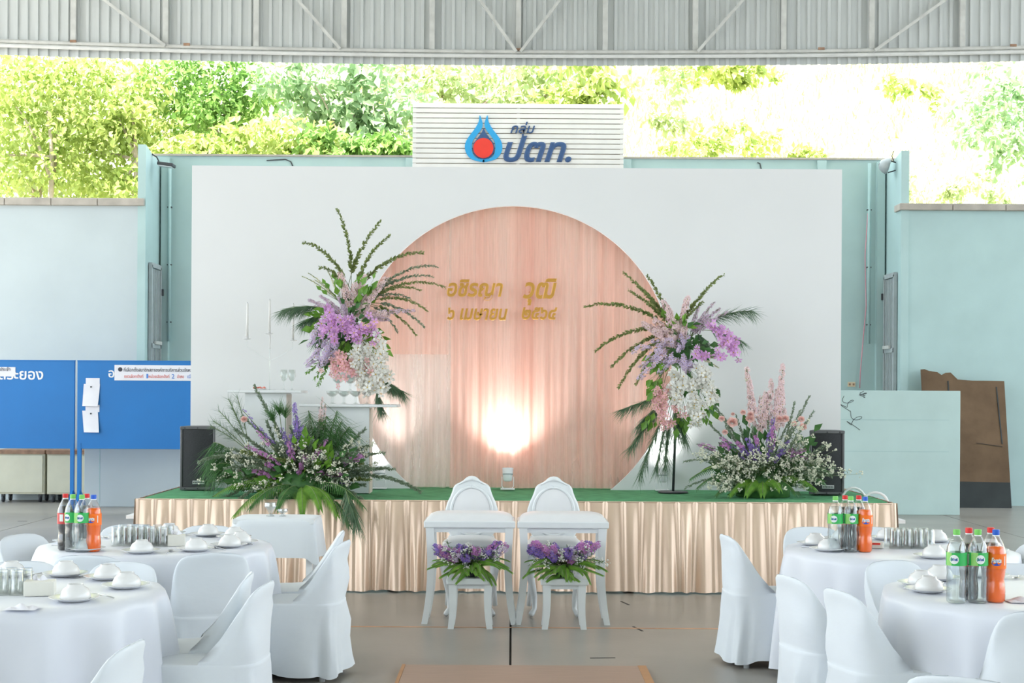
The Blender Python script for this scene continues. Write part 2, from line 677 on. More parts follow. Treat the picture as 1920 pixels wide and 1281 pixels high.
for i in range(n - 1):
    fs += [(i, i + 1, n + i + 1, n + i), (2 * n + i, 3 * n + i, 3 * n + i + 1, 2 * n + i + 1),
           (i, 2 * n + i, 2 * n + i + 1, i + 1), (n + i, n + i + 1, 3 * n + i + 1, 3 * n + i)]
m.add(vs, fs, 0, False)
part('board', m, M_whiteboard, bd, O)
for x in (BX0 + 0.04, -1.9, 1.9, BX1 - 0.04):
    part('batten', MB().box((x, YB + T + 0.03, (BZ0 + BZ1) / 2), (0.06, 0.06, BZ1 - BZ0 - 0.02)), M_wood, bd, O)
for x in (BX0 + 0.1, BX1 - 0.1):
    part('brace', MB().bar((x, YB + T + 0.06, 2.6), (x, 14.1, ST + 0.02), 0.05, 0.04), M_wood, bd, O)

# draped fabric behind the opening
M_under = mat('cream_drape', (0.96, 0.84, 0.78), rough=0.75, var=0.05, scale=2, trans=0.25, stretch=(25, 25, 0.8))
M_sheer = sheer('peach_voile', (0.98, 0.63, 0.53), 0.32, 0.74)
M_sheer2 = sheer('pale_peach_voile', (0.98, 0.70, 0.62), 0.20, 0.55)
dr = thing('backdrop_drape', 'floor length peach and cream gathered drape inside the round opening', 'curtain', (0, YB + 0.16, ST))
O = Vector((0, YB + 0.16, ST))


def drape(x0, x1, z0, z1, y, k, amp, ph, pool=0.0):
    def fn(u, v):
        x = x0 + (x1 - x0) * u
        z = z1 + (z0 - z1) * v
        w = 0.6 * math.sin(x * k + ph) + 0.5 * math.sin(x * k * 1.73 + ph * 2 + 0.4 * v) + 0.35 * math.sin(x * k * 3.1 + ph * 3)
        yy = y - amp * w * (0.5 + 0.5 * v)
        if pool:
            b = max(0, (v - 0.86) / 0.14)
            yy -= pool * b ** 2 * (0.7 + 0.4 * math.sin(x * 7 + ph)) + 0.03 * b * math.sin(x * 19 + ph)
            z += 0.05 * b * (1 - b) * 4 * (0.4 + 0.6 * math.sin(x * 9 + ph) ** 2)
        return (x, yy, max(z, ST + 0.008))
    return fn


ZT = CZ + CR + 0.06
part('under_curtain', MB().grid(drape(-1.58, 1.62, ST + 0.01, ZT, YB + 0.20, 24, 0.020, 0.3), 330, 26), M_under, dr, O)
part('sheer_panel', MB().grid(drape(-1.56, 0.20, ST + 0.012, ZT, YB + 0.16, 29, 0.018, 1.1, 0.10), 260, 40), M_sheer2, dr, O)
part('sheer_panel', MB().grid(drape(0.02, 1.58, ST + 0.012, ZT, YB + 0.165, 33, 0.018, 2.2, 0.09), 240, 40), M_sheer2, dr, O)
part('sheer_panel', MB().grid(drape(-0.58, 0.86, ST + 0.012, ZT, YB + 0.125, 27, 0.018, 0.2, 0.10), 220, 40), M_sheer, dr, O)
part('sheer_panel', MB().grid(drape(-1.5, -0.60, 2.02, ZT, YB + 0.12, 27, 0.015, 4.2), 130, 20), M_sheer, dr, O)
part('sheer_panel', MB().grid(drape(0.80, 1.50, ST + 0.012, ZT, YB + 0.12, 31, 0.014, 3.2, 0.08), 100, 40), M_sheer, dr, O)
part('curtain_rod', MB().tube([(-1.62, YB + 0.19, ZT + 0.01), (1.66, YB + 0.19, ZT + 0.01)], 0.014, 8), M_steel, dr, O)

# gold lettering hung just in front of the drape
M_gold = mat('gold_acrylic', (0.62, 0.32, 0.06), rough=0.32, metal=0.3, var=0.08, scale=9)
for (word, x0, x1, y0, y1, lab) in (
        ('อชิรญา', 838, 943, 524, 564, 'gold cut-out script word, upper left of the four on the drape'),
        ('วุฒิ', 980, 1044, 522, 573, 'gold cut-out script word, upper right of the four on the drape'),
        ('๖ เมษายน', 838, 952, 577, 601, 'smaller gold date lettering, lower left of the four on the drape'),
        ('๒๕๖๔', 978, 1045, 576, 600, 'smaller gold year numerals, lower right of the four on the drape')):
    Yt = YB + 0.06
    a, b = P(x0, y0, Yt), P(x1, y1, Yt)
    c = (a + b) / 2
    t = thing('gold_lettering', lab, 'lettering', (c.x, Yt, c.z), 0, 'gold lettering on the drape')
    lettering(word, t, (0, 0, 0), M_gold, w=b.x - a.x, h=a.z - b.z, depth=0.02, shear=0.25, offset=0.008, bold=0.022)
    part('mounting_pin', MB().tube([(-0.1, 0.0, 0), (-0.1, 0.15, 0)], 0.004, 5), M_gold, t)

# ------------------------------------------------------------------ slatted sign above the back wall
M_slat = mat('white_slat', (0.74, 0.72, 0.70), rough=0.55, var=0.05, scale=3)
M_navy = mat('navy_letter', (0.035, 0.085, 0.21), rough=0.4, var=0.08)
M_sky = mat('bright_blue_sign', (0.03, 0.33, 0.66), rough=0.35, var=0.04)
M_red = mat('red_sign', (0.75, 0.045, 0.03), rough=0.35, var=0.04)
YS = YA - 0.12
a, b = P(774, 193, YS), P(1169, 318, YS)
sg = thing('slatted_sign', 'white horizontal slat signboard with blue drop emblem above the back wall', 'sign', ((a.x + b.x) / 2, YS, b.z))
O = Vector(((a.x + b.x) / 2, YS, b.z))
nsl = 13
hh = (a.z - b.z) / nsl
for i in range(nsl):
    zc = b.z + hh * (i + 0.5)
    part('slat', MB().box(((a.x + b.x) / 2, YS, zc), (b.x - a.x, 0.02, hh - 0.012)), M_slat, sg, O, bevel=0.003)
part('gap_shade', MB().box(((a.x + b.x) / 2, YS + 0.016, (a.z + b.z) / 2), (b.x - a.x - 0.04, 0.008, a.z - b.z - 0.03)), mat('gap_shade_brown', (0.34, 0.30, 0.24), rough=0.8, var=0.2, scale=5), sg, O)  # sheet added behind the slats so the gaps read as dark lines
for x in (a.x + 0.03, (a.x + b.x) / 2, b.x - 0.03):
    part('upright', MB().box((x, YS + 0.035, (a.z + b.z) / 2 - 0.3), (0.05, 0.05, a.z - b.z + 0.55)), M_slat, sg, O)


def zpt(zx, zy):          # a point read off the enlarged view of the sign
    p = P(640 + zx / 2.98, zy / 2.98, YS - 0.02)
    return (p.x, p.z)


def smooth_poly(pts, n=4):
    out = []
    k = len(pts)
    for i in range(k):
        p0, p1, p2, p3 = (np.array(pts[(i + j - 1) % k]) for j in range(4))
        for t in np.linspace(0, 1, n, endpoint=False):
            out.append(tuple(0.5 * ((2 * p1) + (-p0 + p2) * t + (2 * p0 - 5 * p1 + 4 * p2 - p3) * t ** 2 + (-p0 + 3 * p1 - 3 * p2 + p3) * t ** 3)))
    return out


lobe = [(773, 645), (768, 680), (746, 720), (712, 765), (692, 805), (695, 850), (728, 890), (795, 907), (795, 893), (750, 880), (731, 845), (733, 795), (757, 757), (783, 722), (790, 695), (784, 668)]
part('emblem_lobe', MB().prism([zpt(*p) for p in smooth_poly(lobe, 3)], YS - 0.035, YS - 0.010, 'xz'), M_sky, sg, O)
part('emblem_lobe', MB().prism([zpt(1590 - p[0], p[1]) for p in smooth_poly(lobe, 3)][::-1], YS - 0.035, YS - 0.010, 'xz'), M_sky, sg, O)
core = [(795, 716), (806, 742), (828, 772), (850, 800), (857, 832)] + [(795 + 62 * math.cos(t), 830 + 62 * math.sin(t)) for t in np.linspace(0.2, PI - 0.2, 9)] + [(733, 832), (740, 800), (762, 772), (784, 742)]
part('emblem_core', MB().prism([zpt(*p) for p in core], YS - 0.038, YS - 0.010, 'xz'), M_navy, sg, O)
part('emblem_disc', MB().prism([zpt(794 + 56 * math.cos(t), 829 + 56 * math.sin(t)) for t in np.linspace(0, 2 * PI, 28, endpoint=False)], YS - 0.050, YS - 0.036, 'xz'), M_red, sg, O)
for (word, x0, x1, y0, y1, of, sh) in (('กลุ่ม', 957, 1003, 229, 257, 0.010, 0.3), ('ปตท.', 944, 1071, 255, 305, 0.030, 0.3)):
    a2, b2 = P(x0, y0, YS), P(x1, y1, YS)
    c = (a2 + b2) / 2
    for q in split_mb(text_mb(word, w=b2.x - a2.x, h=a2.z - b2.z, depth=0.03, shear=sh, bold=of)):
        part('letter', shift(q, (c.x - O.x, -0.025, c.z - O.z)), M_navy, sg)

# ------------------------------------------------------------------ gates, floodlights, conduits in the recess
M_gate = mat('gate_grey', (0.40, 0.44, 0.45), rough=0.5, var=0.1)
M_dark = mat('dark_metal', (0.05, 0.055, 0.06), rough=0.5, var=0.1)
M_lens = mat('lamp_lens', (0.75, 0.78, 0.8), rough=0.15, var=0.03)
for (xw, sgn, lab) in ((XL, 1, 'tall grey barred steel gate in the left side of the recess'), (XR, -1, 'tall grey barred steel gate in the right side of the recess')):
    gt = thing('steel_gate', lab, 'gate', (xw + 0.035 * sgn, YW + 0.45, 0.0), 0, 'grey steel gates')
    z1 = 3.58 if sgn > 0 else 3.50
    for y in (-0.28, 0.28):
        part('gate_frame', MB().box((0, y, z1 / 2), (0.05, 0.05, z1)), M_gate, gt)
    for z in (z1, 2.35, 1.2, 0.1):
        part('gate_rail', MB().box((0, 0, z), (0.05, 0.6, 0.07)), M_gate, gt)
    for k in range(6):
        part('gate_bar', MB().box((0, -0.20 + 0.08 * k, z1 / 2), (0.025, 0.04, z1 - 0.1)), M_gate, gt)
    part('latch', MB().box((0.04 * sgn, 0.05, 2.40), (0.03, 0.36, 0.05)), M_steel, gt)
    part('hinge', MB().box((0.03 * sgn, 0.32, 3.2), (0.04, 0.05, 0.1)), M_dark, gt)

p = P(289, 309, YW + 0.35)
fl = thing('floodlight', 'flat dark floodlight on the left side of the recess', 'floodlight', (XL, YW + 0.35, p.z), 0)
part('housing', MB().box((0.22, 0, 0), (0.24, 0.22, 0.05), M=Matrix.Rotation(0.12, 3, 'Y')), M_dark, fl, bevel=0.01)
part('lens', MB().box((0.215, 0, -0.03), (0.20, 0.18, 0.012), M=Matrix.Rotation(0.12, 3, 'Y')), M_lens, fl)
part('bracket', MB().tube([(0, 0, 0.16), (0.07, 0, 0.12), (0.12, 0, 0.02)], 0.012, 6), M_dark, fl)
p = P(1663, 312, YW + 0.3)
fl = thing('floodlight', 'round silver floodlight on the right side of the recess', 'floodlight', (XR, YW + 0.3, p.z), 0)
Mx = Matrix.Rotation(-PI / 2 + 0.25, 3, 'Y')
part('reflector', MB().lathe([(0.02, 0.14), (0.07, 0.12), (0.11, 0.06), (0.125, 0.0), (0.115, 0.0), (0.0, 0.01)], 18, (-0.12, 0, 0), M=Mx), M_gate, fl)
for z in (-0.06, 0.06):
    part('arm', MB().tube([(0, 0, z), (-0.12, 0, z * 1.6)], 0.010, 6), M_dark, fl)
part('cable', MB().tube([(-0.02, 0, 0.06), (-0.06, 0, 0.16), (-0.03, 0, 0.24)], 0.007, 5), M_dark, fl)

M_pipe = mat('teal_conduit', (0.38, 0.55, 0.54), rough=0.5, var=0.05)
M_pink = mat('pink_cord', (0.72, 0.32, 0.38), rough=0.6, var=0.1)
for (px, y0, y1, lab) in ((316, 300, 640, 'thin painted conduit down the left corner of the recess'), (1629, 300, 645, 'thin painted conduit down the right corner of the recess')):
    a, b = P(px, y0 + 6, YA - 0.14), P(px, y1, YA - 0.14)
    c = thing('conduit', lab, 'pipe', (b.x, YA - 0.14, b.z), 0, 'conduits in the recess')
    part('pipe', MB().tube([(0, 0.02, 0), (0, 0.02, a.z - b.z)], 0.026, 8), M_pipe, c)
    for z in (0.3, 1.2, 2.1):
        part('clip', MB().box((0, 0.03, z), (0.07, 0.05, 0.02)), M_dark, c)
pts = [P(x, y, YA - 0.09) for x, y in ((1627, 400), (1622, 480), (1624, 575), (1618, 640), (1613, 700), (1612, 728))]
tag(part('cord', MB().tube(pts, 0.008, 5), M_pink), 'pink cord hanging on the recess wall beside the right conduit', 'cord')
p = P(1597, 721, YA - 0.02)
so = thing('wall_socket', 'small beige wall socket above the teal panel right of the backdrop', 'socket', (p.x, YA, p.z))
part('plate', MB().box((0, -0.008, 0), (0.12, 0.016, 0.075)), mat('beige_plastic', (0.72, 0.58, 0.40), rough=0.5), so, bevel=0.004)
for x in (-0.03, 0.03):
    part('outlet', MB().box((x, -0.018, 0), (0.03, 0.006, 0.03)), M_rust, so)

# ------------------------------------------------------------------ loose panels standing in front of the wall
M_panel = mat('pale_teal_board', (0.50, 0.65, 0.625), rough=0.55, var=0.04, scale=2.2)
a, b = P(1576, 732, 19.75), P(1766, 965, 19.75)
pn = thing('partition_panel', 'pale teal standing panel with scribbled marks right of the stage', 'panel', ((a.x - 0.5 + b.x) / 2, 19.75, 0))
w = b.x - a.x + 1.0
part('board', MB().box((0, 0.03, a.z / 2), (w, 0.05, a.z)), M_panel, pn, bevel=0.005)
part('foot', MB().box((0, 0.25, 0.03), (w * 0.8, 0.45, 0.06)), M_wood, pn)
for z in (1.32, 0.88):
    part('seam', MB().box((0.3, 0.004, z), (w * 0.62, 0.004, 0.006)), M_pipe, pn)
for (cx_, cy_, sc_) in ((1588, 758, 1.0), (1601, 790, 1.2), (1619, 740, 0.4)):
    q = P(cx_, cy_, 19.75)
    pts = []
    for t in np.linspace(0, 1, 26):
        pts.append((q.x - pn.location.x + sc_ * 0.07 * math.sin(9 * t + cx_) + 0.03 * math.cos(21 * t), 0.002, q.z + sc_ * (0.08 - 0.16 * t) + sc_ * 0.035 * math.cos(17 * t)))
    part('scribble', MB().tube(pts, 0.0032, 4), M_dark, pn)
a, b = P(158, 850, 20.3), P(360, 951, 20.3)
pn = thing('partition_panel', 'pale blue standing panel behind the right hand blue board', 'panel', ((a.x + b.x) / 2, 20.3, 0))
part('board', MB().box((0, 0.03, 0.72), (b.x - a.x, 0.05, 1.44)), M_teal2, pn, bevel=0.005)
part('seam', MB().box((a.x - pn.location.x + 0.22, 0.004, 0.72), (0.008, 0.004, 1.42)), M_pipe, pn)
part('foot', MB().box((0, 0.25, 0.03), (1.3, 0.45, 0.06)), M_wood, pn)

# brown sheet leaning on the right wall
M_ply = mat('weathered_plywood', (0.125, 0.075, 0.04), rough=0.85, col2=(0.20, 0.125, 0.07), scale=2.5, bump=0.2, bscale=14)
M_tar = mat('black_painted_band', (0.035, 0.042, 0.042), rough=0.8, var=0.15, scale=4)
tl, tr, bl, br = P(1727, 703, 21.3), P(1883, 715, 21.3), P(1741, 952, 21.05), P(1897, 950, 21.05)
br.z = bl.z = 0.0
ps = thing('plywood_sheet', 'weathered brown plywood sheet with a black lower band leaning on the right wall', 'board', ((bl.x + br.x) / 2, 21.05, 0))
O = Vector(ps.location)


def sheet_pt(u, v):
    return (bl * (1 - u) + br * u) * (1 - v) + (tl * (1 - u) + tr * u) * v


def plate(mb, uv, th=0.018):
    f = [sheet_pt(*q) for q in uv]
    k = [q + Vector((0, th, 0.002)) for q in f]
    n_ = len(uv)
    mb.add([tuple(q) for q in f + k], [tuple(range(n_)), tuple(range(2 * n_ - 1, n_ - 1, -1))] + [(i, i + n_, (i + 1) % n_ + n_, (i + 1) % n_) for i in range(n_)], 0, False)
    return mb


top = [(1, 1.0), (0.85, 0.995), (0.62, 0.985), (0.44, 0.985), (0.40, 1.01), (0.36, 1.035), (0.30, 1.03), (0.25, 1.01), (0.2, 1.03), (0.1, 1.035), (0.05, 1.045), (0, 1.04)]
part('sheet', plate(MB(), [(0, 0.2), (1, 0.2)] + top), M_ply, ps, O)
part('lower_band', plate(MB(), [(0, 0.0), (1, 0.0), (1, 0.2), (0, 0.2)], 0.02), M_tar, ps, O)
m = MB()
for (u0, v0, u1, v1) in ((0.32, 0.97, 0.32, 0.8), (0.05, 0.86, 0.32, 0.84), (0.9, 0.95, 0.93, 0.5), (0.62, 0.5, 0.93, 0.48), (0.3, 0.2, 0.28, 0.6)):
    q0, q1 = sheet_pt(u0, v0) + Vector((0, -0.003, 0)), sheet_pt(u1, v1) + Vector((0, -0.003, 0))
    part('crack', MB().bar(q0, q1, 0.02, 0.006), M_tar, ps, O)

# cream wheeled cabinets far left
M_cream = mat('aged_cream_paint', (0.70, 0.68, 0.52), rough=0.6, var=0.1, scale=1.8)
for (x0, x1, lab) in ((-6, 83, 'cream wheeled cabinet with brown top edge at the far left wall'), (88, 168, 'cream wheeled cabinet with brown top edge next to the blue board legs')):
    a, b = P(x0, 850, 21.0), P(x1, 928, 21.0)
    cb = thing('low_cabinet', lab, 'cabinet', ((a.x + b.x) / 2, 21.0, 0), 0, 'cream cabinets by the left wall')
    w = b.x - a.x
    part('body', MB().box((0, 0.22, 0.42), (w, 0.42, 0.60)), M_cream, cb, bevel=0.006)
    part('top', MB().box((0, 0.21, 0.745), (w + 0.01, 0.45, 0.06)), M_rust, cb, bevel=0.005)
    part('door', MB().box((0, 0.0, 0.42), (w - 0.05, 0.02, 0.55)), M_cream, cb, bevel=0.004)
    for x in (-w / 2 + 0.08, w / 2 - 0.08):
        for y in (0.06, 0.36):
            part('castor', MB().lathe([(0, -0.015), (0.05, -0.015), (0.05, 0.015), (0, 0.015)], 12, (x, y, 0.05), M=Matrix.Rotation(PI / 2, 3, 'Y')), M_dark, cb)
            part('castor_fork', MB().box((x, y, 0.095), (0.05, 0.04, 0.05)), M_dark, cb)

# ------------------------------------------------------------------ blue notice boards
M_blue = mat('blue_board', (0.0, 0.165, 0.50), rough=0.45, var=0.05, scale=1.5)
M_paper = mat('white_paper', (0.80, 0.80, 0.86), rough=0.8, var=0.03)
M_redink = mat('red_ink', (0.75, 0.2, 0.17), rough=0.8)
M_ink = mat('black_ink', (0.06, 0.06, 0.08), rough=0.8)
M_blueink = mat('blue_ink', (0.1, 0.25, 0.65), rough=0.8)
YN = 19.5
for which, (x0, lab) in enumerate(((-186, 'blue notice board on legs at the far left edge'), (146, 'blue notice board with two white sheets, partly behind the backdrop'))):
    a = P(x0, 683, YN)
    wd = 2.39
    nb = thing('notice_board', lab, 'notice board', (a.x + wd / 2, YN, 0), 0, 'blue notice boards')
    part('panel', MB().box((0, 0, 1.46), (wd, 0.04, 1.20)), M_blue, nb, bevel=0.004)
    part('edge_trim', MB().box((0, 0, 2.065), (wd, 0.05, 0.015)), M_blue, nb)
    for x in (-wd / 2 + 0.03, wd / 2 - 0.03):
        part('leg', MB().box((x, 0.0, 0.48), (0.05, 0.05, 0.92)), M_blue, nb)
        for s in (-1, 1):
            part('foot_strut', MB().bar((x, 0, 0.30), (x + 0.02, s * 0.24, 0.02), 0.03, 0.03), M_blue, nb)
        part('foot', MB().box((x, 0, 0.015), (0.05, 0.56, 0.03)), M_blue, nb)
    if which == 0:
        q0, q1 = P(-90, 688, YN), P(30, 706, YN)
        part('paper_strip', MB().box(((q0.x + q1.x) / 2 - nb.location.x, -0.024, (q0.z + q1.z) / 2), (q1.x - q0.x, 0.006, 0.13)), M_paper, nb)
        q0, q1 = P(-62, 692, YN), P(82, 708, YN)
        c = ((q0.x + q1.x) / 2 - nb.location.x, -0.023, (q0.z + q1.z) / 2 - 0.005)
        lettering('จังหวัดระยอง', nb, c, M_white, w=q1.x - q0.x, depth=0.004, offset=0.015)
        q0 = P(8, 692, YN)
        lettering('ประจำ', nb, (q0.x - nb.location.x + 0.02, -0.03, q0.z), M_ink, w=0.14, depth=0.004)
    else:
        q0, q1 = P(217, 686, YN), P(392, 713, YN)
        cx_, cz_ = (q0.x + q1.x) / 2 - nb.location.x, (q0.z + q1.z) / 2
        W_, H_ = q1.x - q0.x, 0.19
        part('banner_border', MB().box((cx_, -0.023, cz_), (W_ + 0.02, 0.006, H_ + 0.02)), M_white, nb)
        bn = part('banner', MB().box((cx_, -0.027, cz_), (W_, 0.006, H_)), M_paper, nb)
        for q in split_mb(text_mb('ที่เลือกตั้งสมาชิกสภาองค์การบริหารส่วนจังหวัดระยอง', w=W_ * 0.86, h=0.06, depth=0.003)):
            part('letter', shift(q, (cx_ + 0.03, -0.032, cz_ + 0.045)), M_ink, bn)
        part('seal', MB().prism([(cx_ - W_ / 2 + 0.07 + 0.03 * math.cos(t), cz_ + 0.045 + 0.03 * math.sin(t)) for t in np.linspace(0, 2 * PI, 12, endpoint=False)], -0.033, -0.029, 'xz'), M_ink, bn)
        for (wrd, u, wv, mt) in (('เขตเลือกตั้งที่', 0.20, 0.20, M_redink), ('1', 0.345, 0.02, M_blueink), ('หน่วยเลือกตั้งที่', 0.47, 0.22, M_redink), ('2', 0.62, 0.03, M_blueink), ('อำเภอ', 0.70, 0.07, M_redink), ('เมือง', 0.82, 0.09, M_blueink)):
            for q in split_mb(text_mb(wrd, w=W_ * wv, h=0.05 if wv > 0.05 else 0.06, depth=0.003)):
                part('letter', shift(q, (cx_ - W_ / 2 + W_ * u, -0.032, cz_ - 0.045)), mt, bn)
        q = P(207, 700, YN)
        lettering('อ', nb, (q.x + 0.02 - nb.location.x, -0.023, q.z - 0.01), M_white, h=0.10, depth=0.004, offset=0.015)
        for (x0_, x1_, y0_, y1_, tw) in ((157, 187, 720, 762, 0.04), (157, 186, 770, 811, -0.05)):
            q0, q1 = P(x0_, y0_, YN), P(x1_, y1_, YN)
            sx0, sx1, sz0, sz1 = q0.x - nb.location.x, q1.x - nb.location.x, q1.z, q0.z
            pp = part('notice_sheet', MB().box(((sx0 + sx1) / 2 + 0.02, -0.024, sz1 + 0.03), (0.19, 0.004, 0.10)), M_paper, nb)
            part('top_sheet', MB().grid(lambda u, v: (sx0 + (sx1 - sx0) * u + tw * 0.5 * (v - 0.5), -0.029 - 0.03 * u * (1 - v) ** 2 - 0.012 * math.sin(3 * u) * (1 - v), sz0 + (sz1 - sz0) * v), 10, 10), M_paper, pp)
            part('pin', MB().box(((sx0 + sx1) / 2, -0.034, sz1 - 0.04), (0.02, 0.01, 0.02)), M_dark, pp)
# two thin cables hanging over the top of the back wall
for (pts_, lab) in ((((500, 299), (535, 297), (545, 301), (550, 312)), 'thin dark cable over the wall top left of the slatted sign'),
                    (((1420, 303), (1425, 305), (1427, 314), (1428, 318)), 'thin dark cable over the wall top right of the slatted sign')):
    tag(part('wall_cable', MB().tube([P(x_, y_ + 2, YA - 0.01) for x_, y_ in pts_], 0.009, 5), M_dark), lab, 'cable', 'cables over the wall')

# ------------------------------------------------------------------ speakers, uplights
M_black = mat('black_cabinet', (0.022, 0.023, 0.026), rough=0.45, var=0.1)
M_grille = mat('speaker_grille', (0.03, 0.031, 0.036), rough=0.55, var=0.25, scale=120)
M_trim = mat('grey_corner_trim', (0.16, 0.16, 0.17), rough=0.4, metal=0.4, var=0.08)
M_badge = mat('silver_badge', (0.6, 0.6, 0.62), rough=0.35, metal=0.5)
for (px0, px1, py0, py1, Ys, rz, lab) in (
        (333, 400, 797, 919, 12.85, R(8), 'black loudspeaker on the left end of the stage'),
        (1521, 1588, 804, 926, 12.75, R(-8), 'black loudspeaker on the right end of the stage behind flowers')):
    a, b = P(px0, py0, Ys), P(px1, py1, Ys)
    w, h = (b.x - a.x) * 0.96, a.z - ST
    h = 0.575
    sp = thing('loudspeaker', lab, 'speaker', ((a.x + b.x) / 2, Ys + 0.14, ST + 0.01), rz, 'black stage loudspeakers')
    wb_, d = w, 0.28
    m = MB().prism([(-wb_ / 2, -d / 2), (wb_ / 2, -d / 2), (wb_ / 2 - 0.05, d / 2), (-wb_ / 2 + 0.05, d / 2)], 0, h, 'xy')
    part('cabinet', m, M_black, sp, bevel=0.008)
    part('grille', MB().grid(lambda u, v: (-w / 2 + 0.028 + (w - 0.056) * u, -d / 2 - 0.004 - 0.014 * math.sin(PI * u), 0.03 + (h - 0.06) * v), 12, 4), M_grille, sp)
    for z in (0.014, h - 0.014):
        tp = part('trim_bar', MB().box((0, -d / 2 - 0.006, z), (w, 0.02, 0.026)), M_trim, sp, bevel=0.004)
        for x in (-w * 0.36, 0, w * 0.36):
            part('screw', MB().lathe([(0, -0.003), (0.006, -0.003), (0.006, 0.003), (0, 0.003)], 8, (x, -d / 2 - 0.018, z), M=Matrix.Rotation(PI / 2, 3, 'X')), M_dark, tp)
    for x in (-w / 2 + 0.012, w / 2 - 0.012):
        part('side_trim', MB().box((x, -d / 2 - 0.003, h / 2), (0.02, 0.014, h - 0.05)), M_trim, sp, bevel=0.004)
    bg = part('badge', MB().box((0.01, -d / 2 - 0.02, 0.07), (0.105, 0.006, 0.032)), M_badge, sp, bevel=0.002)
    for k in range(7):
        part('badge_mark', MB().box((0.01 - 0.042 + 0.014 * k, -d / 2 - 0.024, 0.07), (0.009, 0.002, 0.012)), M_dark, bg)

M_lampwhite = mat('lamp_white_shell', (0.80, 0.81, 0.82), rough=0.4, var=0.03)
M_led = mat('led_face', (1.0, 0.98, 0.95), rough=0.3, emit=18.0)
for (px, py, Yl, tilt, en, lab) in ((952, 893, 13.20, 0.12, 34, 'white can uplight in front of the peach drape'),
                                    (1242, 905, 13.17, 0.10, 13, 'white can uplight under the right flower spray'),
                                    (712, 905, 13.19, 0.10, 13, 'white can uplight behind the left floor flowers')):
    q = P(px, py, Yl)
    ul = thing('stage_uplight', lab, 'spotlight', (q.x, Yl, ST + 0.008), 0, 'white stage uplights')
    Mt = Matrix.Rotation(-tilt, 3, 'X')
    c0 = Vector((0, 0, 0.075))
    part('can', MB().lathe([(0, 0), (0.03, 0), (0.042, 0.012), (0.046, 0.06), (0.052, 0.125), (0.046, 0.125), (0.040, 0.105)], 20, c0, M=Mt), M_lampwhite, ul)
    part('lamp_face', MB().lathe([(0, 0.104), (0.041, 0.104)], 20, c0, M=Mt), M_led, ul)
    part('yoke', MB().tube([(-0.054, 0, 0.12), (-0.054, 0, 0.03), (-0.04, 0, 0.012), (0.04, 0, 0.012), (0.054, 0, 0.03), (0.054, 0, 0.12)], 0.004, 6), M_lampwhite, ul)
    part('base', MB().box((0, 0, 0.006), (0.13, 0.10, 0.012)), M_lampwhite, ul, bevel=0.003)
    part('vent_ring', MB().lathe([(0.0475, 0.06), (0.049, 0.062), (0.049, 0.07), (0.048, 0.072)], 20, c0, M=Mt), M_gate, ul)
    ld = bpy.data.lights.new('lamp_beam', 'SPOT')
    ld.energy = en
    ld.spot_size = R(115)
    ld.spot_blend = 1.0
    ld.shadow_soft_size = 0.035
    lo = bpy.data.objects.new('lamp_beam', ld)
    COL.objects.link(lo)
    lo.parent = ul
    d = Vector((0, math.sin(tilt), math.cos(tilt)))
    lo.location = c0 + d * 0.13
    lo.rotation_euler = (-d).to_track_quat('Z', 'Y').to_euler()

# ------------------------------------------------------------------ white pedestals with their small things
M_ped = mat('white_pedestal', (0.78, 0.80, 0.80), rough=0.5, var=0.02)
M_pedside = mat('raw_board_edge', (0.62, 0.55, 0.48), rough=0.6, var=0.05)
peds = []
for (xa, xb, xc0, xc1, yt, Yp, lab) in ((435, 571, 464, 541, 732, 12.78, 'tall white pedestal table carrying candles and wine glasses'),
                                        (567, 748, 600, 695, 758, 12.72, 'white pedestal table carrying the stacked coupe glasses')):
    a, b = P(xa, yt, Yp), P(xb, yt, Yp)
    zt = (a.z + b.z) / 2
    c0, c1 = P(xc0, 800, Yp), P(xc1, 800, Yp)
    pt = thing('pedestal_table', lab, 'pedestal', ((a.x + b.x) / 2, Yp, ST + 0.008), 0, 'white pedestals on the stage')
    O = Vector(pt.location)
    part('top', MB().box(((a.x + b.x) / 2, Yp, zt - 0.012), (b.x - a.x, 0.42, 0.024)), M_ped, pt, O, bevel=0.006)
    part('column', MB().box(((c0.x + c1.x) / 2, Yp, (zt - 0.024 + ST + 0.008) / 2), (c1.x - c0.x, 0.28, zt - 0.024 - ST - 0.008)), M_ped, pt, O, bevel=0.003)
    part('side_edge', MB().box((c1.x + 0.003, Yp, (zt - 0.03 + ST) / 2), (0.006, 0.276, zt - 0.04 - ST)), M_pedside, pt, O)
    peds.append((pt, zt, (a.x + b.x) / 2, Yp))

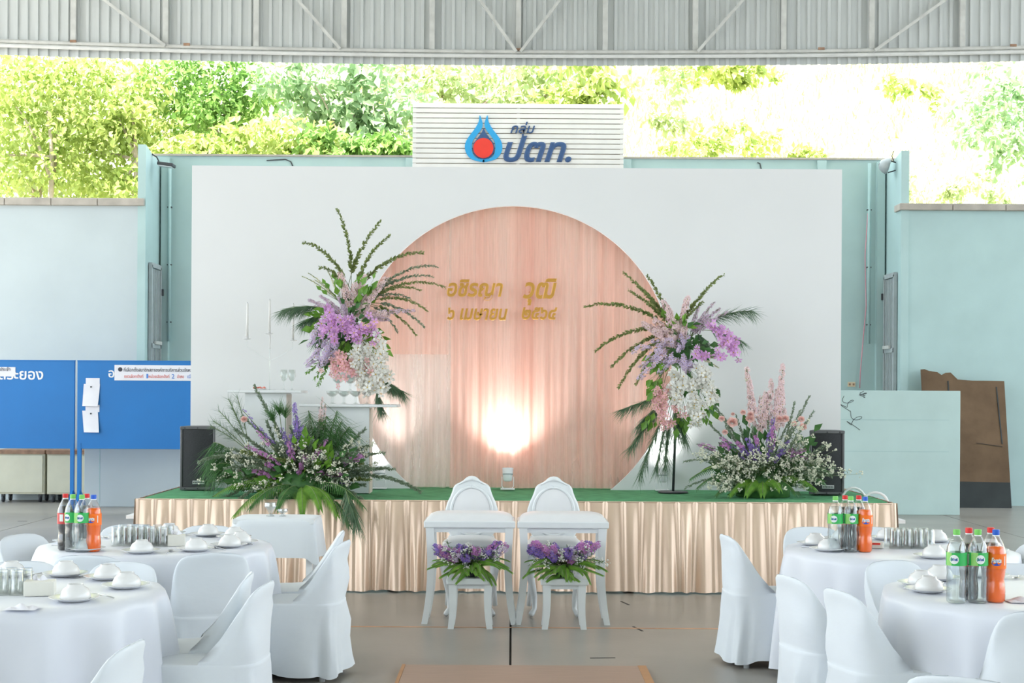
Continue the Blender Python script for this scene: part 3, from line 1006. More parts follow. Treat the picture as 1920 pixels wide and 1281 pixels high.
M_wax = mat('white_wax', (0.93, 0.92, 0.90), rough=0.4, var=0.01, trans=0.3)
M_chrome = mat('thin_white_metal', (0.80, 0.80, 0.80), rough=0.3, metal=0.2)
M_clear = clear('clear_glass')
z0 = peds[0][1]
Yc = 12.80
cd = thing('candelabrum', 'slim three armed white candelabrum with white candles', 'candelabrum', (P(506, 730, Yc).x, Yc, z0))
O = Vector(cd.location)
cen = P(506, 656, Yc)
part('stem', MB().tube([(cen.x, Yc, z0), (cen.x, Yc, cen.z + 0.1)], 0.0045, 6), M_clear, cd, O)
part('foot', MB().lathe([(0, 0.008), (0.05, 0.005), (0.06, 0), (0, 0)], 18, (cen.x, Yc, z0)), M_clear, cd, O)
for (px, ytop, ycup) in ((463, 569, 637), (505, 563, 627), (549, 571, 640)):
    c = P(px, ycup, Yc)
    t = P(px + 1, ytop, Yc)
    if px != 505:
        part('arm', MB().tube([(cen.x, Yc, cen.z - 0.1), ((cen.x + c.x) / 2, Yc, c.z - 0.13), (c.x, Yc, c.z - 0.06), (c.x, Yc, c.z)], 0.0022, 6), M_clear, cd, O)
    cup = part('drip_cup', MB().lathe([(0, 0), (0.025, 0.002), (0.037, 0.008), (0.036, 0.010), (0.012, 0.006), (0.012, 0.025), (0, 0.025)], 16, c), M_chrome, cd, O)
    part('candle', MB().tube([c + Vector((0, 0, 0.006)), t], [0.012, 0.009], 10), M_wax, cup, O)
    part('wick', MB().tube([t, t + Vector((0.001, 0, 0.012))], 0.0015, 5), M_dark, cup, O)
part('lower_candle', MB().tube([(cen.x, Yc, P(505, 627, Yc).z), (cen.x, Yc, P(505, 655, Yc).z)], [0.008, 0.004], 8), M_wax, cd, O)


def wine_profile(h, r):
    return [(0, 0), (r * 0.9, 0.002), (r * 0.3, 0.008), (0.004, 0.02), (0.004, h * 0.42), (r * 0.55, h * 0.48), (r, h * 0.68), (r * 0.85, h), (r * 0.82, h), (r * 0.95, h * 0.68), (r * 0.5, h * 0.5), (0, h * 0.46)]


for (px, lab) in ((533, 'clear wine glass beside the cream blossom sprig on the pedestal'), (548, 'clear wine glass nearest the tall flowers on the left pedestal')):
    q = P(px, 726, 12.72)
    tag(part('wine_glass', MB().lathe(wine_profile(0.185, 0.034), 18), M_clear, loc=(q.x, 12.70, z0)), lab, 'glass', 'wine glasses on the pedestal')
q = P(487, 726, 12.7)
dsh = thing('serving_dish', 'small white dish holding coral ribbon on the left pedestal', 'dish', (q.x, 12.68, z0))
part('dish', MB().lathe([(0, 0.002), (0.05, 0.002), (0.075, 0.012), (0.073, 0.014), (0, 0.006)], 18), M_white, dsh)
part('ribbon', MB().grid(lambda u, v: ((u - 0.5) * 0.11, (v - 0.5) * 0.06, 0.014 + 0.012 * abs(math.sin(u * 9)) + 0.008 * math.sin(v * 6 + u * 5)), 18, 8), mat('coral_ribbon', (0.75, 0.26, 0.20), rough=0.6), dsh)

# coupe glasses in two tiers under the flowers
z1 = peds[1][1]
coupe = [(0, 0), (0.034, 0.002), (0.012, 0.007), (0.0045, 0.02), (0.0045, 0.062), (0.018, 0.070), (0.044, 0.092), (0.050, 0.116), (0.048, 0.116), (0.042, 0.094), (0.016, 0.073), (0, 0.070)]
ORD = ('first from left', 'second from left', 'third from left', 'fourth from left', 'fifth from left')
cme = MB().lathe(coupe, 20).mesh('coupe_glass', M_clear)
xc = P(656, 740, 12.68).x
k = 0
for tier, (nx, zz, off) in enumerate(((4, z1, 0.0), (3, z1 + 0.118, 0.0))):
    for j in range(2):
        for i in range(nx):
            x = xc + (i - (nx - 1) / 2) * 0.104
            o = link('coupe_glass', cme, loc=(x, 12.63 + j * 0.105 + tier * 0.02, zz))
            tag(o, 'coupe glass, %s, %s row, %s tier of the glass tower' % (ORD[i], ('front', 'back')[j], ('lower', 'upper')[tier]), 'glass', 'lower tier of coupe glasses' if tier == 0 else 'upper tier of coupe glasses')

# ------------------------------------------------------------------ ceremony furniture in front of the stage
M_lac = mat('white_lacquer', (0.80, 0.83, 0.84), rough=0.32, var=0.02, coat=0.2)
M_cush = mat('white_leatherette', (0.79, 0.79, 0.80), rough=0.4, var=0.02)
M_lace = mat('silver_carving', (0.52, 0.55, 0.57), rough=0.35, metal=0.5, var=0.15)


def sabre_leg(h, w, out, d=None, ox=0, oy=0):
    """square leg that swings outwards at the foot"""
    m = MB()
    d = d or w
    n_ = 10
    rings = []
    for k_ in range(n_):
        t = k_ / (n_ - 1)
        z = h * (1 - t)
        sw = out * (t ** 3) - out * 0.35 * math.sin(PI * t)
        ww = w * (1 - 0.25 * t)
        rings.append((sw, z, ww))

    def fn(u, v):
        sw, z, ww = rings[int(round(v * (n_ - 1)))]
        i = int(round(u * 4)) % 4
        cx_, cy_ = ((-1, -1), (1, -1), (1, 1), (-1, 1))[i]
        return (ox + sw * (1 if ox >= 0 else -1) + cx_ * ww / 2, oy + cy_ * ww / 2 * d / w + sw * 0.35 * (1 if oy >= 0 else -1), z)
    m.grid(fn, 4, n_, cu=True, smooth=False)
    m.grid(lambda u, v: (ox + rings[-1][0] * (1 if ox >= 0 else -1) + (u - 0.5) * rings[-1][2], oy + rings[-1][0] * 0.35 * (1 if oy >= 0 else -1) + (v - 0.5) * rings[-1][2], 0), 2, 2, smooth=False)
    return m


for (xb_, lab) in ((-0.298, 'left white padded kneeling table in front of the thrones'), (0.372, 'right white padded kneeling table in front of the thrones')):
    bn = thing('prayer_table', lab, 'table', (xb_, 10.36, 0), 0, 'white prayer tables')
    W_, D_ = 0.655, 0.36
    part('top', MB().box((0, 0, 0.715), (W_, D_, 0.05)), M_lac, bn, bevel=0.008)

    def cf(u, v):
        x, y = (u - 0.5) * 2, (v - 0.5) * 2
        e = max(0, 1 - abs(x) ** 6) * max(0, 1 - abs(y) ** 4)
        return (x * (W_ / 2 - 0.01), y * (D_ / 2 - 0.01), 0.739 + 0.06 * e ** 0.6)
    part('cushion', MB().grid(cf, 26, 16), M_cush, bn)
    for s in (-1, 1):
        part('apron', MB().box((0, s * (D_ / 2 - 0.03), 0.675), (W_ - 0.08, 0.02, 0.035)), M_lac, bn)
        part('side_apron', MB().box((s * (W_ / 2 - 0.035), 0, 0.675), (0.02, D_ - 0.08, 0.035)), M_lac, bn)
        for t in (-1, 1):
            part('leg', sabre_leg(0.69, 0.058, 0.035, ox=s * (W_ / 2 - 0.042), oy=t * (D_ / 2 - 0.035)), M_lac, bn)

for (xs_, lab) in ((-0.284, 'left small white stool holding purple flowers'), (0.377, 'right small white stool holding purple flowers')):
    sl = thing('flower_stool', lab, 'stool', (xs_, 10.10, 0), 0, 'small white flower stools')
    part('top', MB().box((0, 0, 0.335), (0.335, 0.27, 0.045)), M_lac, sl, bevel=0.008)
    for s in (-1, 1):
        part('apron', MB().box((0, s * 0.095, 0.297), (0.23, 0.018, 0.03)), M_lac, sl)
        for t in (-1, 1):
            part('leg', sabre_leg(0.315, 0.056, 0.012, ox=s * 0.125, oy=t * 0.095), M_lac, sl)


def throne(x, lab):
    th = thing('throne_chair', lab, 'chair', (x, 10.86, 0), 0, 'white throne chairs')
    half = [(0, 1.02), (0.025, 1.017), (0.045, 1.005), (0.065, 0.985), (0.095, 0.968), (0.125, 0.955), (0.142, 0.93), (0.150, 0.90), (0.165, 0.86), (0.185, 0.82), (0.200, 0.77), (0.208, 0.72), (0.205, 0.67), (0.185, 0.60), (0.15, 0.54), (0.12, 0.49)]
    outl = half + [(-a_, b_) for a_, b_ in half[::-1][:-1]]
    outl = outl[::-1]
    part('back_frame', MB().prism(outl, 0.06, 0.10, 'xz'), M_lac, th, bevel=0.012)
    sw = [(0.0, 0.925)] + [(0.13 * math.sin(t), 0.755 + 0.17 * math.cos(t)) for t in np.linspace(0.2, PI - 0.2, 14)]
    ring_ = [(0.155 * math.sin(t), 0.06, 0.752 + 0.185 * math.cos(t)) for t in np.linspace(0, 2 * PI, 40)]
    part('oval_moulding', MB().tube(ring_, 0.013, 6), M_lac, th)

    def pad(u, v):
        a_ = u * 2 * PI
        r_ = v
        return (0.142 * r_ * math.sin(a_), 0.056 - 0.022 * (1 - r_ ** 2), 0.752 + 0.172 * r_ * math.cos(a_))
    part('back_pad', MB().grid(pad, 32, 7, cu=True), M_cush, th)
    part('crest', MB().tube([(-0.10, 0.058, 0.955), (-0.05, 0.055, 0.985), (0, 0.055, 1.0), (0.05, 0.055, 0.985), (0.10, 0.058, 0.955)], [0.005, 0.010, 0.013, 0.010, 0.005], 6), M_lac, th)

    def seat(u, v):
        x_, y_ = (u - 0.5) * 2, (v - 0.5) * 2
        e = max(0, 1 - abs(x_) ** 4) * max(0, 1 - abs(y_) ** 4)
        return (x_ * 0.20, -0.14 + y_ * 0.20, 0.53 + 0.05 * e ** 0.6)
    part('seat_cushion', MB().grid(seat, 18, 18), M_cush, th)
    part('seat_rail', MB().prism([(-0.205, 0.06), (-0.215, -0.10), (-0.19, -0.34), (0.19, -0.34), (0.215, -0.10), (0.205, 0.06)], 0.44, 0.535, 'xy'), M_lac, th, bevel=0.012)
    for k_ in range(7):
        xx = -0.15 + 0.05 * k_
        part('carving', MB().tube([(xx + 0.024 * math.cos(t), -0.347, 0.497 + 0.020 * math.sin(t)) for t in np.linspace(0, PI, 9)], 0.005, 5), M_lace, th)
    part('carved_swag', MB().tube([(xx, -0.345, 0.452 - 0.02 * math.cos(xx * 12)) for xx in np.linspace(-0.17, 0.17, 24)], 0.008, 5), M_lace, th)
    for s in (-1, 1):
        fl_ = [(s * 0.165, -0.31, 0.46), (s * 0.190, -0.335, 0.40), (s * 0.175, -0.32, 0.28), (s * 0.150, -0.30, 0.15), (s * 0.148, -0.30, 0.06), (s * 0.170, -0.325, 0.025), (s * 0.178, -0.335, 0.012)]
        part('front_leg', MB().tube(fl_, [0.034, 0.036, 0.028, 0.022, 0.018, 0.022, 0.016], 8), M_lac, th)
        bl_ = [(s * 0.150, 0.07, 0.56), (s * 0.165, 0.08, 0.40), (s * 0.17, 0.09, 0.2), (s * 0.185, 0.13, 0.018)]
        part('back_leg', MB().tube(bl_, [0.026, 0.026, 0.022, 0.018], 8), M_lac, th)
    part('back_stile', MB().box((0, 0.08, 0.50), (0.26, 0.03, 0.09)), M_lac, th)
    return th


throne(-0.305, 'left white throne chair with oval padded back')
throne(0.325, 'right white throne chair with oval padded back')

# small side table with a white cloth
M_cloth = mat('white_tablecloth', (0.72, 0.76, 0.79), rough=0.6, var=0.02, scale=3, sheen=0.15)
M_satinw = mat('white_satin_cloth', (0.72, 0.745, 0.81), rough=0.42, var=0.02, scale=3, sheen=0.2, spec=0.5)
c = P(521, 962, 10.35)
tb = thing('side_table', 'small white legged side table left of the thrones', 'table', (c.x, 10.35, 0))
part('top', MB().box((0, 0, 0.73), (0.58, 0.40, 0.03)), M_lac, tb)
for s in (-1, 1):
    for t in (-1, 1):
        part('leg', MB().box((s * 0.255, t * 0.165, 0.36), (0.045, 0.045, 0.715)), M_lac, tb, bevel=0.004)


def cloth_rect(u, v, W_=0.60, D_=0.42, z=0.750, drop=0.27):
    a_ = u * 2 * PI
    p_ = 0.35
    cx_, sy_ = math.cos(a_), math.sin(a_)
    ex, ey = math.copysign(abs(cx_) ** p_, cx_), math.copysign(abs(sy_) ** p_, sy_)
    if v < 0.5:
        k_ = v * 2
        return (ex * W_ / 2 * k_, ey * D_ / 2 * k_, z)
    k_ = (v - 0.5) * 2
    fl_ = 1 + 0.10 * k_ + 0.035 * k_ * math.sin(a_ * 9 + 1) + 0.05 * k_ * (abs(cx_ * sy_) * 2) ** 6
    return (ex * (W_ / 2 + 0.004) * fl_, ey * (D_ / 2 + 0.004) * fl_, z - 0.004 - drop * k_ - 0.05 * k_ * (abs(cx_ * sy_) * 2) ** 6)


tag(part('table_cover', MB().grid(cloth_rect, 96, 18, cu=True), M_cloth, loc=(c.x, 10.35, 0)), 'short white cloth over the small side table', 'tablecloth')
for (px, hgt, rr, nm, lab) in ((508, 0.10, 0.045, 'crystal_goblet', 'cut glass goblet on the small side table'), (531, 0.055, 0.040, 'crystal_bowl', 'low cut glass bowl on the small side table')):
    q = P(px, 958, 10.38)
    tag(part(nm, MB().lathe([(0, 0), (rr * 0.7, 0.002), (rr * 0.25, hgt * 0.2), (rr * 0.4, hgt * 0.35), (rr, hgt * 0.75), (rr * 0.95, hgt), (rr * 0.88, hgt), (rr * 0.9, hgt * 0.75), (0, hgt * 0.4)], 12, smooth=False), clear('cut_glass', (0.92, 0.95, 0.96), 0.15, 0.05), loc=(q.x, 10.36, 0.7505)), lab, 'glassware')

# wooden walkway board on the floor
M_lam = mat('pinkish_laminate', (0.42, 0.29, 0.22), rough=0.45, var=0.06, scale=5, stretch=(1, 10, 1))
wk = thing('floor_board', 'low pinkish brown laminate board lying on the floor in front', 'board', (0.1, 8.55, 0))
part('panel', MB().box((-0.03, -1.5, 0.012), (1.40, 3.0, 0.024)), M_lam, wk, bevel=0.003)
part('edge_strip', MB().box((0.69, -1.5, 0.013), (0.05, 3.0, 0.026)), mat('orange_wood_edge', (0.50, 0.26, 0.12), rough=0.5, var=0.1), wk)
part('edge_strip', MB().box((-0.74, -1.5, 0.013), (0.02, 3.0, 0.026)), MATS['orange_wood_edge'], wk)

# ------------------------------------------------------------------ covered chairs
M_cover = mat('white_chair_cover', (0.74, 0.785, 0.83), rough=0.7, var=0.02, scale=3, sheen=0.1, bump=0.35, bscale=4.5, stretch=(1, 1, 2.2))
M_plastic = mat('white_plastic', (0.74, 0.77, 0.79), rough=0.4, var=0.02)
#        z     y_front y_rear width power
RINGS = [(0.035, 0.235, -0.330, 0.470, 3.2), (0.12, 0.230, -0.322, 0.462, 3.2), (0.22, 0.226, -0.312, 0.452, 3.4), (0.32, 0.222, -0.302, 0.440, 3.6),
         (0.40, 0.220, -0.294, 0.430, 4.0), (0.432, 0.214, -0.291, 0.420, 4.2), (0.445, 0.190, -0.290, 0.418, 4.2), (0.446, 0.06, -0.288, 0.416, 4.2),
         (0.450, -0.06, -0.286, 0.416, 4.2), (0.466, -0.112, -0.286, 0.416, 4.2), (0.50, -0.138, -0.286, 0.416, 4.2), (0.56, -0.168, -0.288, 0.414, 4.0), (0.62, -0.198, -0.292, 0.412, 3.6),
         (0.67, -0.224, -0.298, 0.405, 3.2), (0.71, -0.246, -0.304, 0.390, 3.0), (0.74, -0.262, -0.309, 0.366, 2.8), (0.762, -0.272, -0.316, 0.334, 2.6), (0.776, -0.280, -0.318, 0.285, 2.4),
         (0.785, -0.286, -0.318, 0.23, 2.2), (0.790, -0.292, -0.316, 0.16, 2.0), (0.792, -0.298, -0.312, 0.09, 2.0)]


def cover_mesh(seed):
    rr = random.Random(seed)
    ph = [rr.uniform(0, 6.28) for _ in range(6)]
    m = MB()
    N = 72
    nr = len(RINGS)

    def fn(u, v):
        f_ = v * (nr - 1)
        z, yf, yr, w, p_ = RINGS[int(round(f_))]
        a_ = u * 2 * PI
        c_, s_ = math.cos(a_), math.sin(a_)
        if z < 0.64:
            k0 = min(1, max(0, -s_ * 4))
            w = w * (1 - k0) + (0.470 - 0.058 * z / 0.62) * k0
        e = 2 / p_
        x = w / 2 * math.copysign(abs(c_) ** e, c_)
        yc = (yf + yr) / 2
        if 0.44 < z < 0.68:
            yc = float(np.interp(z, (0.445, 0.45, 0.466, 0.50, 0.56, 0.62, 0.67), (-0.05, -0.056, -0.075, -0.112, -0.168, -0.215, -0.25)))
        y = yc + (yf - yc) * s_ ** e if s_ > 0 else yc - (yc - yr) * (-s_) ** e
        if z < 0.43:
            k_ = (1 - z / 0.43)
            d = k_ ** 0.8 * (0.020 * math.sin(7 * a_ + ph[0] + 3 * z) + 0.010 * math.sin(12 * a_ + ph[1]) + 0.008 * math.sin(19 * a_ + ph[2] - 9 * z))
            x += d * c_
            y += d * s_
            if z < 0.05:
                z += 0.012 * math.sin(3 * a_ + ph[3]) + 0.008 * math.sin(8 * a_ + ph[4])
        elif z > 0.45:
            if s_ >= 0:
                y += 0.012 - 0.034 * (1 - (x / 0.2) ** 2) * min(1, (z - 0.45) / 0.12)
        if s_ < 0 and z > 0.2:
            y -= 0.022 * (1 - (x / 0.21) ** 2) * min(1, (z - 0.2) / 0.3) - 0.012 * min(1, max(0, z - 0.6) / 0.1)
        if s_ < -0.2 and 0.2 < z < 0.7:      # creases across the hanging back
            y -= 0.010 * math.sin(z * 24 + 8 * x + ph[5]) * math.sin(a_ * 2 + ph[0]) ** 2
        return (x, y, z)
    m.grid(fn, N, nr, cu=True)
    m.f.append(list(range((nr - 1) * N, nr * N)))
    m.m.append(0)
    m.sm.append(True)
    return m.mesh('chair_cover', M_cover)


covers = [cover_mesh(s) for s in (1, 5, 9)]
legm = MB().tube([(0, 0, 0), (0, 0, 0.40)], [0.018, 0.022], 8).mesh('leg', M_plastic)
seatm = MB().box((0, 0, 0), (0.36, 0.34, 0.02)).mesh('seat_shell', M_plastic)


def chair(i, x, y, face, lab, group):
    """face: direction of the sitter's look in degrees, 0 = +x, 90 = away from the camera"""
    o = thing('covered_chair', lab, 'chair', (x, y, 0), R(face - 90), group)
    link('cover', covers[i % 3], o)
    link('seat_shell', seatm, o, (0, 0.03, 0.415))
    for sx in (-1, 1):
        for sy, yy in ((1, 0.155), (-1, -0.225)):
            link('leg', legm, o, (sx * 0.165, yy, 0))
    return o


TAB = {'far left': (-2.11, 8.44), 'near left': (-2.26, 6.44), 'far right': (2.31, 8.43), 'near right': (2.42, 6.60)}
CH = [  # x of back top, y of back top, facing, table, words
    (-1.06, 8.86, 185, 'far left', 'white covered chair in profile, right of the far left table, farther of two'),
    (-0.975, 8.30, 172, 'far left', 'white covered chair in profile, right of the far left table, nearer of two'),
    (-1.60, 7.64, 108, 'far left', 'white covered chair seen from behind, front right of the far left table'),
    (-2.24, 7.50, 88, 'far left', 'white covered chair seen from behind, front of the far left table'),
    (-2.95, 8.55, -28, 'far left', 'white covered chair at the left side of the far left table'),
    (-2.47, 9.22, -75, 'far left', 'white covered chair behind the glasses of the far left table'),
    (-1.95, 9.18, -95, 'far left', 'white covered chair behind the bowls of the far left table, near the side table'),
    (-1.255, 6.80, 185, 'near left', 'white covered chair in profile, right of the near left table, farther of two'),
    (-1.115, 6.47, 175, 'near left', 'white covered chair in profile, right of the near left table, nearer of two'),
    (-1.95, 7.20, -105, 'near left', 'white covered chair facing us behind the near left table, right one'),
    (-2.48, 7.20, -80, 'near left', 'white covered chair facing us behind the near left table, left one'),
    (-1.31, 4.90, 175, '', 'white covered chair cut off by the bottom edge at the left'),
    (1.33, 8.78, 8, 'far right', 'white covered chair in profile, left of the far right table'),
    (1.335, 6.82, 15, 'near right', 'white covered chair left of the near right table, farther of two'),
    (1.465, 6.34, 15, 'near right', 'white covered chair left of the near right table, nearer of two'),
    (1.97, 9.34, -85, 'far right', 'white covered chair behind the far right table, left one'),
    (2.36, 9.36, -95, 'far right', 'white covered chair behind the far right table, right one'),
    (1.99, 7.46, -65, 'near right', 'white covered chair facing us between the two right tables'),
    (2.62, 7.36, -100, 'near right', 'white covered chair behind the orange drink of the near right table'),
    (3.08, 8.35, 185, 'far right', 'white covered chair at the right end of the far right table'),
    (2.17, 5.76, 85, 'near right', 'white covered chair seen from behind at the bottom right edge'),
    (1.40, 4.40, 60, '', 'white covered chair top peeking in at the bottom, right of the walkway board'),
]
for i, (x, y, fc, tb_, lab) in enumerate(CH):
    d = Vector((math.cos(R(fc)), math.sin(R(fc)), 0))
    p_ = Vector((x, y, 0)) + d * 0.305
    chair(i, p_.x, p_.y, fc, lab, ('chairs at the ' + tb_ + ' table') if tb_ else None)

# ------------------------------------------------------------------ round tables and cloths
M_tabletop = mat('table_top_board', (0.5, 0.42, 0.33), rough=0.5)
TR = 0.665
for ti, (nm, (tx, ty)) in enumerate(TAB.items()):
    tb = thing('round_table', 'round banquet table hidden under the cloth, ' + nm, 'table', (tx, ty, 0), 0, 'round banquet tables')
    part('top', MB().lathe([(0, 0.72), (TR - 0.02, 0.72), (TR - 0.02, 0.745), (0, 0.745)], 48, smooth=False), M_tabletop, tb)
    for k_ in range(4):
        a_ = PI / 4 + k_ * PI / 2
        part('leg', MB().tube([(0.42 * math.cos(a_), 0.42 * math.sin(a_), 0.72), (0.5 * math.cos(a_), 0.5 * math.sin(a_), 0)], 0.018, 8), M_steel, tb)
    ph = [random.Random(ti * 7 + 3).uniform(0, 6.28) for _ in range(4)]
    rr = random.Random(ti * 31 + 5)
    amp = [rr.uniform(0.3, 1.0) for _ in range(40)]

    def cloth(u, v, ph=ph, amp=amp):
        a_ = u * 2 * PI
        if v <= 0.3:
            r_ = (TR - 0.002) * v / 0.3
            return (r_ * math.cos(a_), r_ * math.sin(a_), 0.7525)
        k_ = (v - 0.3) / 0.7
        f_ = u * 15
        i_ = int(f_) % 15
        fr = f_ - int(f_)
        am = amp[i_] * (1 - fr) + amp[(i_ + 1) % 15] * fr
        fold = (0.5 - 0.5 * math.cos(2 * PI * fr + 0.6 * math.sin(a_ * 3))) * am
        r_ = TR + 0.004 + 0.02 * min(1, k_ * 12) * 0.4 + k_ ** 0.7 * (0.19 * fold ** 1.5 + 0.032 * math.sin(a_ * 23 + ph[1]) * k_) - 0.012 * k_
        z_ = 0.750 - 0.71 * k_ + 0.006 * math.sin(a_ * 5 + ph[2]) * k_
        return (r_ * math.cos(a_), r_ * math.sin(a_), z_)
    tag(part('tablecloth', MB().grid(cloth, 240, 30, cu=True), M_satinw, loc=(tx, ty, 0)), 'white floor length cloth draped over the ' + nm + ' round table', 'tablecloth', 'white tablecloths')

# ------------------------------------------------------------------ tableware
M_china = mat('white_china', (0.80, 0.80, 0.80), rough=0.2, var=0.01, coat=0.3)
M_steelw = mat('steel_cutlery', (0.55, 0.56, 0.58), rough=0.25, metal=1.0, var=0.05)
ZT_ = 0.7535
plate_me = MB().lathe([(0, 0.003), (0.065, 0.003), (0.075, 0.008), (0.105, 0.018), (0.108, 0.020), (0.105, 0.0205), (0.074, 0.011), (0, 0.008)], 28).mesh('plate', M_china)
saucer_me = MB().lathe([(0, 0.002), (0.04, 0.002), (0.068, 0.012), (0.066, 0.014), (0, 0.006)], 20).mesh('saucer', M_china)
bowl_me = MB().lathe([(0.064, 0.0), (0.066, 0.002), (0.062, 0.022), (0.052, 0.040), (0.036, 0.050), (0.033, 0.060), (0.029, 0.060), (0.028, 0.051), (0, 0.051)], 24).mesh('bowl', M_china)
sp_mb = MB()
sp_mb.tube([(0, -0.07, 0.004), (0, 0.0, 0.008), (0, 0.05, 0.004)], [0.0035, 0.002, 0.003], 6)
sp_mb.grid(lambda u, v: (0.017 * v * math.cos(u * 2 * PI), 0.075 + 0.027 * v * math.sin(u * 2 * PI), 0.002 + 0.006 * v * v), 14, 5, cu=True)
spoon_me = sp_mb.mesh('spoon', M_steelw)
glass_me = MB().lathe([(0.0, 0.112), (0.026, 0.112), (0.0275, 0.108), (0.031, 0.03), (0.034, 0.0), (0.0315, 0.0), (0.029, 0.03), (0.0255, 0.098), (0, 0.098)], 14).mesh('tumbler', clear('tumbler_glass', (0.97, 0.985, 0.98), 0.10, 0.04))
CLOCK = ('twelve o\'clock', 'one o\'clock', 'two o\'clock', 'three o\'clock', 'four o\'clock', 'five o\'clock', 'six o\'clock', 'seven o\'clock', 'eight o\'clock', 'nine o\'clock', 'ten o\'clock', 'eleven o\'clock')
CLK = {0: 'right', 45: 'far right', 90: 'far', 135: 'far left', 180: 'left', 225: 'near left', 270: 'near', 315: 'near right'}
SET = {'far left': (0, 35, 65, 95, 125, 180, 235, 275, 310, 340), 'near left': (10, 50, 80, 110, 320), 'far right': (50, 85, 120, 165, 200, 275, 310, 340), 'near right': (60, 95, 130, 160, 185)}


def place_name(a_):
    return CLK[min(CLK, key=lambda k_: min(abs(a_ - k_), 360 - abs(a_ - k_)))]


for nm, angs_ in SET.items():
    tx, ty = TAB[nm]
    for k_, a_ in enumerate(angs_):
        r_ = 0.50
        x, y = tx + r_ * math.cos(R(a_)), ty + r_ * math.sin(R(a_))
        wh = CLOCK[int(round(((90 - a_) % 360) / 30.0)) % 12]
        tag(link('plate', plate_me, loc=(x, y, ZT_)), 'white plate at the %s place of the %s table' % (wh, nm), 'plate', 'plates on the %s table' % nm)
        tag(link('bowl', bowl_me, loc=(x + 0.005, y, ZT_ + 0.0135)), 'white bowl turned over at the %s place of the %s table' % (wh, nm), 'bowl', 'bowls on the %s table' % nm)
        b_ = R(a_ + 17)
        x2, y2 = tx + 0.52 * math.cos(b_), ty + 0.52 * math.sin(b_)
        if (nm, a_) not in (('far left', 235), ('far right', 200), ('near right', 185)):
            tag(link('spoon', spoon_me, loc=(x2, y2, ZT_), rz=R(a_ + 90)), 'steel spoon by the %s place of the %s table' % (wh, nm), 'spoon', 'spoons on the %s table' % nm)

# glasses stood upside down in close rows
for (px, py, nm, nx, ny) in ((257, 1026, 'far left', 5, 3), (1716, 1031, 'far right', 4, 3), (-6, 1119, 'near left', 3, 2)):
    dy = (EYE - P(px, py, 1.0).z)
    Yg = (EYE - 0.754) / dy
    q = P(px, py, Yg)
    for j in range(ny):
        for i in range(nx):
            x = q.x + (i - (nx - 1) / 2) * 0.068 + (0.016 if j % 2 else 0)
            tag(link('tumbler', glass_me, loc=(x, Yg + 0.06 + j * 0.068, ZT_)), 'upturned clear tumbler, %s in the %s row of the %s table glasses' % (ORD[i], ('front', 'middle', 'back')[j], nm), 'glass', 'upturned tumblers on the %s table' % nm)

# tissue boxes and a printed packet
M_card = mat('cream_card', (0.78, 0.77, 0.70), rough=0.6, var=0.02)
for (px, py, w, lab) in ((75, 1119, 0.13, 'white tissue box on the near left table'), (331, 1025, 0.10, 'white tissue box on the far left table')):
    dy = EYE - P(px, py, 1.0).z
    Yg = (EYE - 0.754) / dy + 0.05
    q = P(px, py, Yg)
    tbx = thing('tissue_box', lab, 'box', (q.x, Yg, ZT_), R(12))
    part('carton', MB().box((0, 0, 0.033), (w, 0.09, 0.065)), M_card, tbx, bevel=0.004)
    part('tissue', MB().grid(lambda u, v: ((u - 0.5) * 0.06, 0.012 * math.sin(u * 8), 0.062 + 0.02 * v * (1 + 0.5 * math.sin(u * 11))), 10, 4), M_paper, tbx)
q = P(1652, 1030, 8.3)
pk = thing('snack_packet', 'small printed packet between the orange drink and glasses, far right table', 'packet', (q.x - 0.02, 8.42, ZT_), R(-15))
part('pouch', MB().box((0, 0, 0.02), (0.13, 0.07, 0.038)), M_card, pk, bevel=0.01)
part('stripe', MB().box((0.02, -0.036, 0.03), (0.05, 0.003, 0.012)), M_red, pk)
part('stripe', MB().box((-0.03, -0.036, 0.018), (0.03, 0.003, 0.012)), mat('green_print', (0.1, 0.42, 0.12), rough=0.5), pk)
for (px, py, lab) in ((42, 1146, 'crumpled white napkin on the near left table'), (1916, 1132, 'folded cream napkin at the right edge of the near right table')):
    dy = EYE - P(px, py, 1.0).z
    Yg = (EYE - 0.754) / dy + 0.05
    q = P(px, py, Yg)
    tag(part('napkin', MB().grid(lambda u, v: ((u - 0.5) * 0.13, (v - 0.5) * 0.10, 0.004 + 0.022 * abs(math.sin(u * 7 + v * 3)) * math.sin(PI * u) * math.sin(PI * v)), 14, 12), M_paper, loc=(q.x, Yg, ZT_)), lab, 'napkin')

# ------------------------------------------------------------------ drink bottles
M_pet = clear('clear_bottle_plastic', (0.97, 0.985, 0.985), 0.08, 0.06)
M_water = clear('water', (0.93, 0.965, 0.975), 0.04, 0.05)
M_cola = mat('dark_cola', (0.012, 0.006, 0.004), rough=0.15, var=0.1)
M_petthin = clear('thin_bottle_plastic', (0.99, 0.99, 0.99), 0.02, 0.05)
M_orange = mat('orange_drink', (0.98, 0.15, 0.0), rough=0.25, var=0.04, coat=0.4)
M_glabel = mat('green_label', (0.03, 0.46, 0.10), rough=0.4, var=0.06)
M_llabel = mat('lime_label', (0.28, 0.62, 0.15), rough=0.4, var=0.06)
M_rlabel = mat('red_label', (0.68, 0.06, 0.06), rough=0.4, var=0.06)
M_olabel = mat('orange_label', (0.95, 0.17, 0.0), rough=0.4, var=0.04)
M_capg = mat('green_cap', (0.20, 0.60, 0.12), rough=0.4)
M_capr = mat('red_cap', (0.75, 0.03, 0.03), rough=0.4)
M_capb = mat('blue_cap', (0.02, 0.12, 0.62), rough=0.4)
M_print = mat('white_print', (0.85, 0.87, 0.86), rough=0.5)
M_bprint = mat('blue_print', (0.03, 0.10, 0.52), rough=0.5)
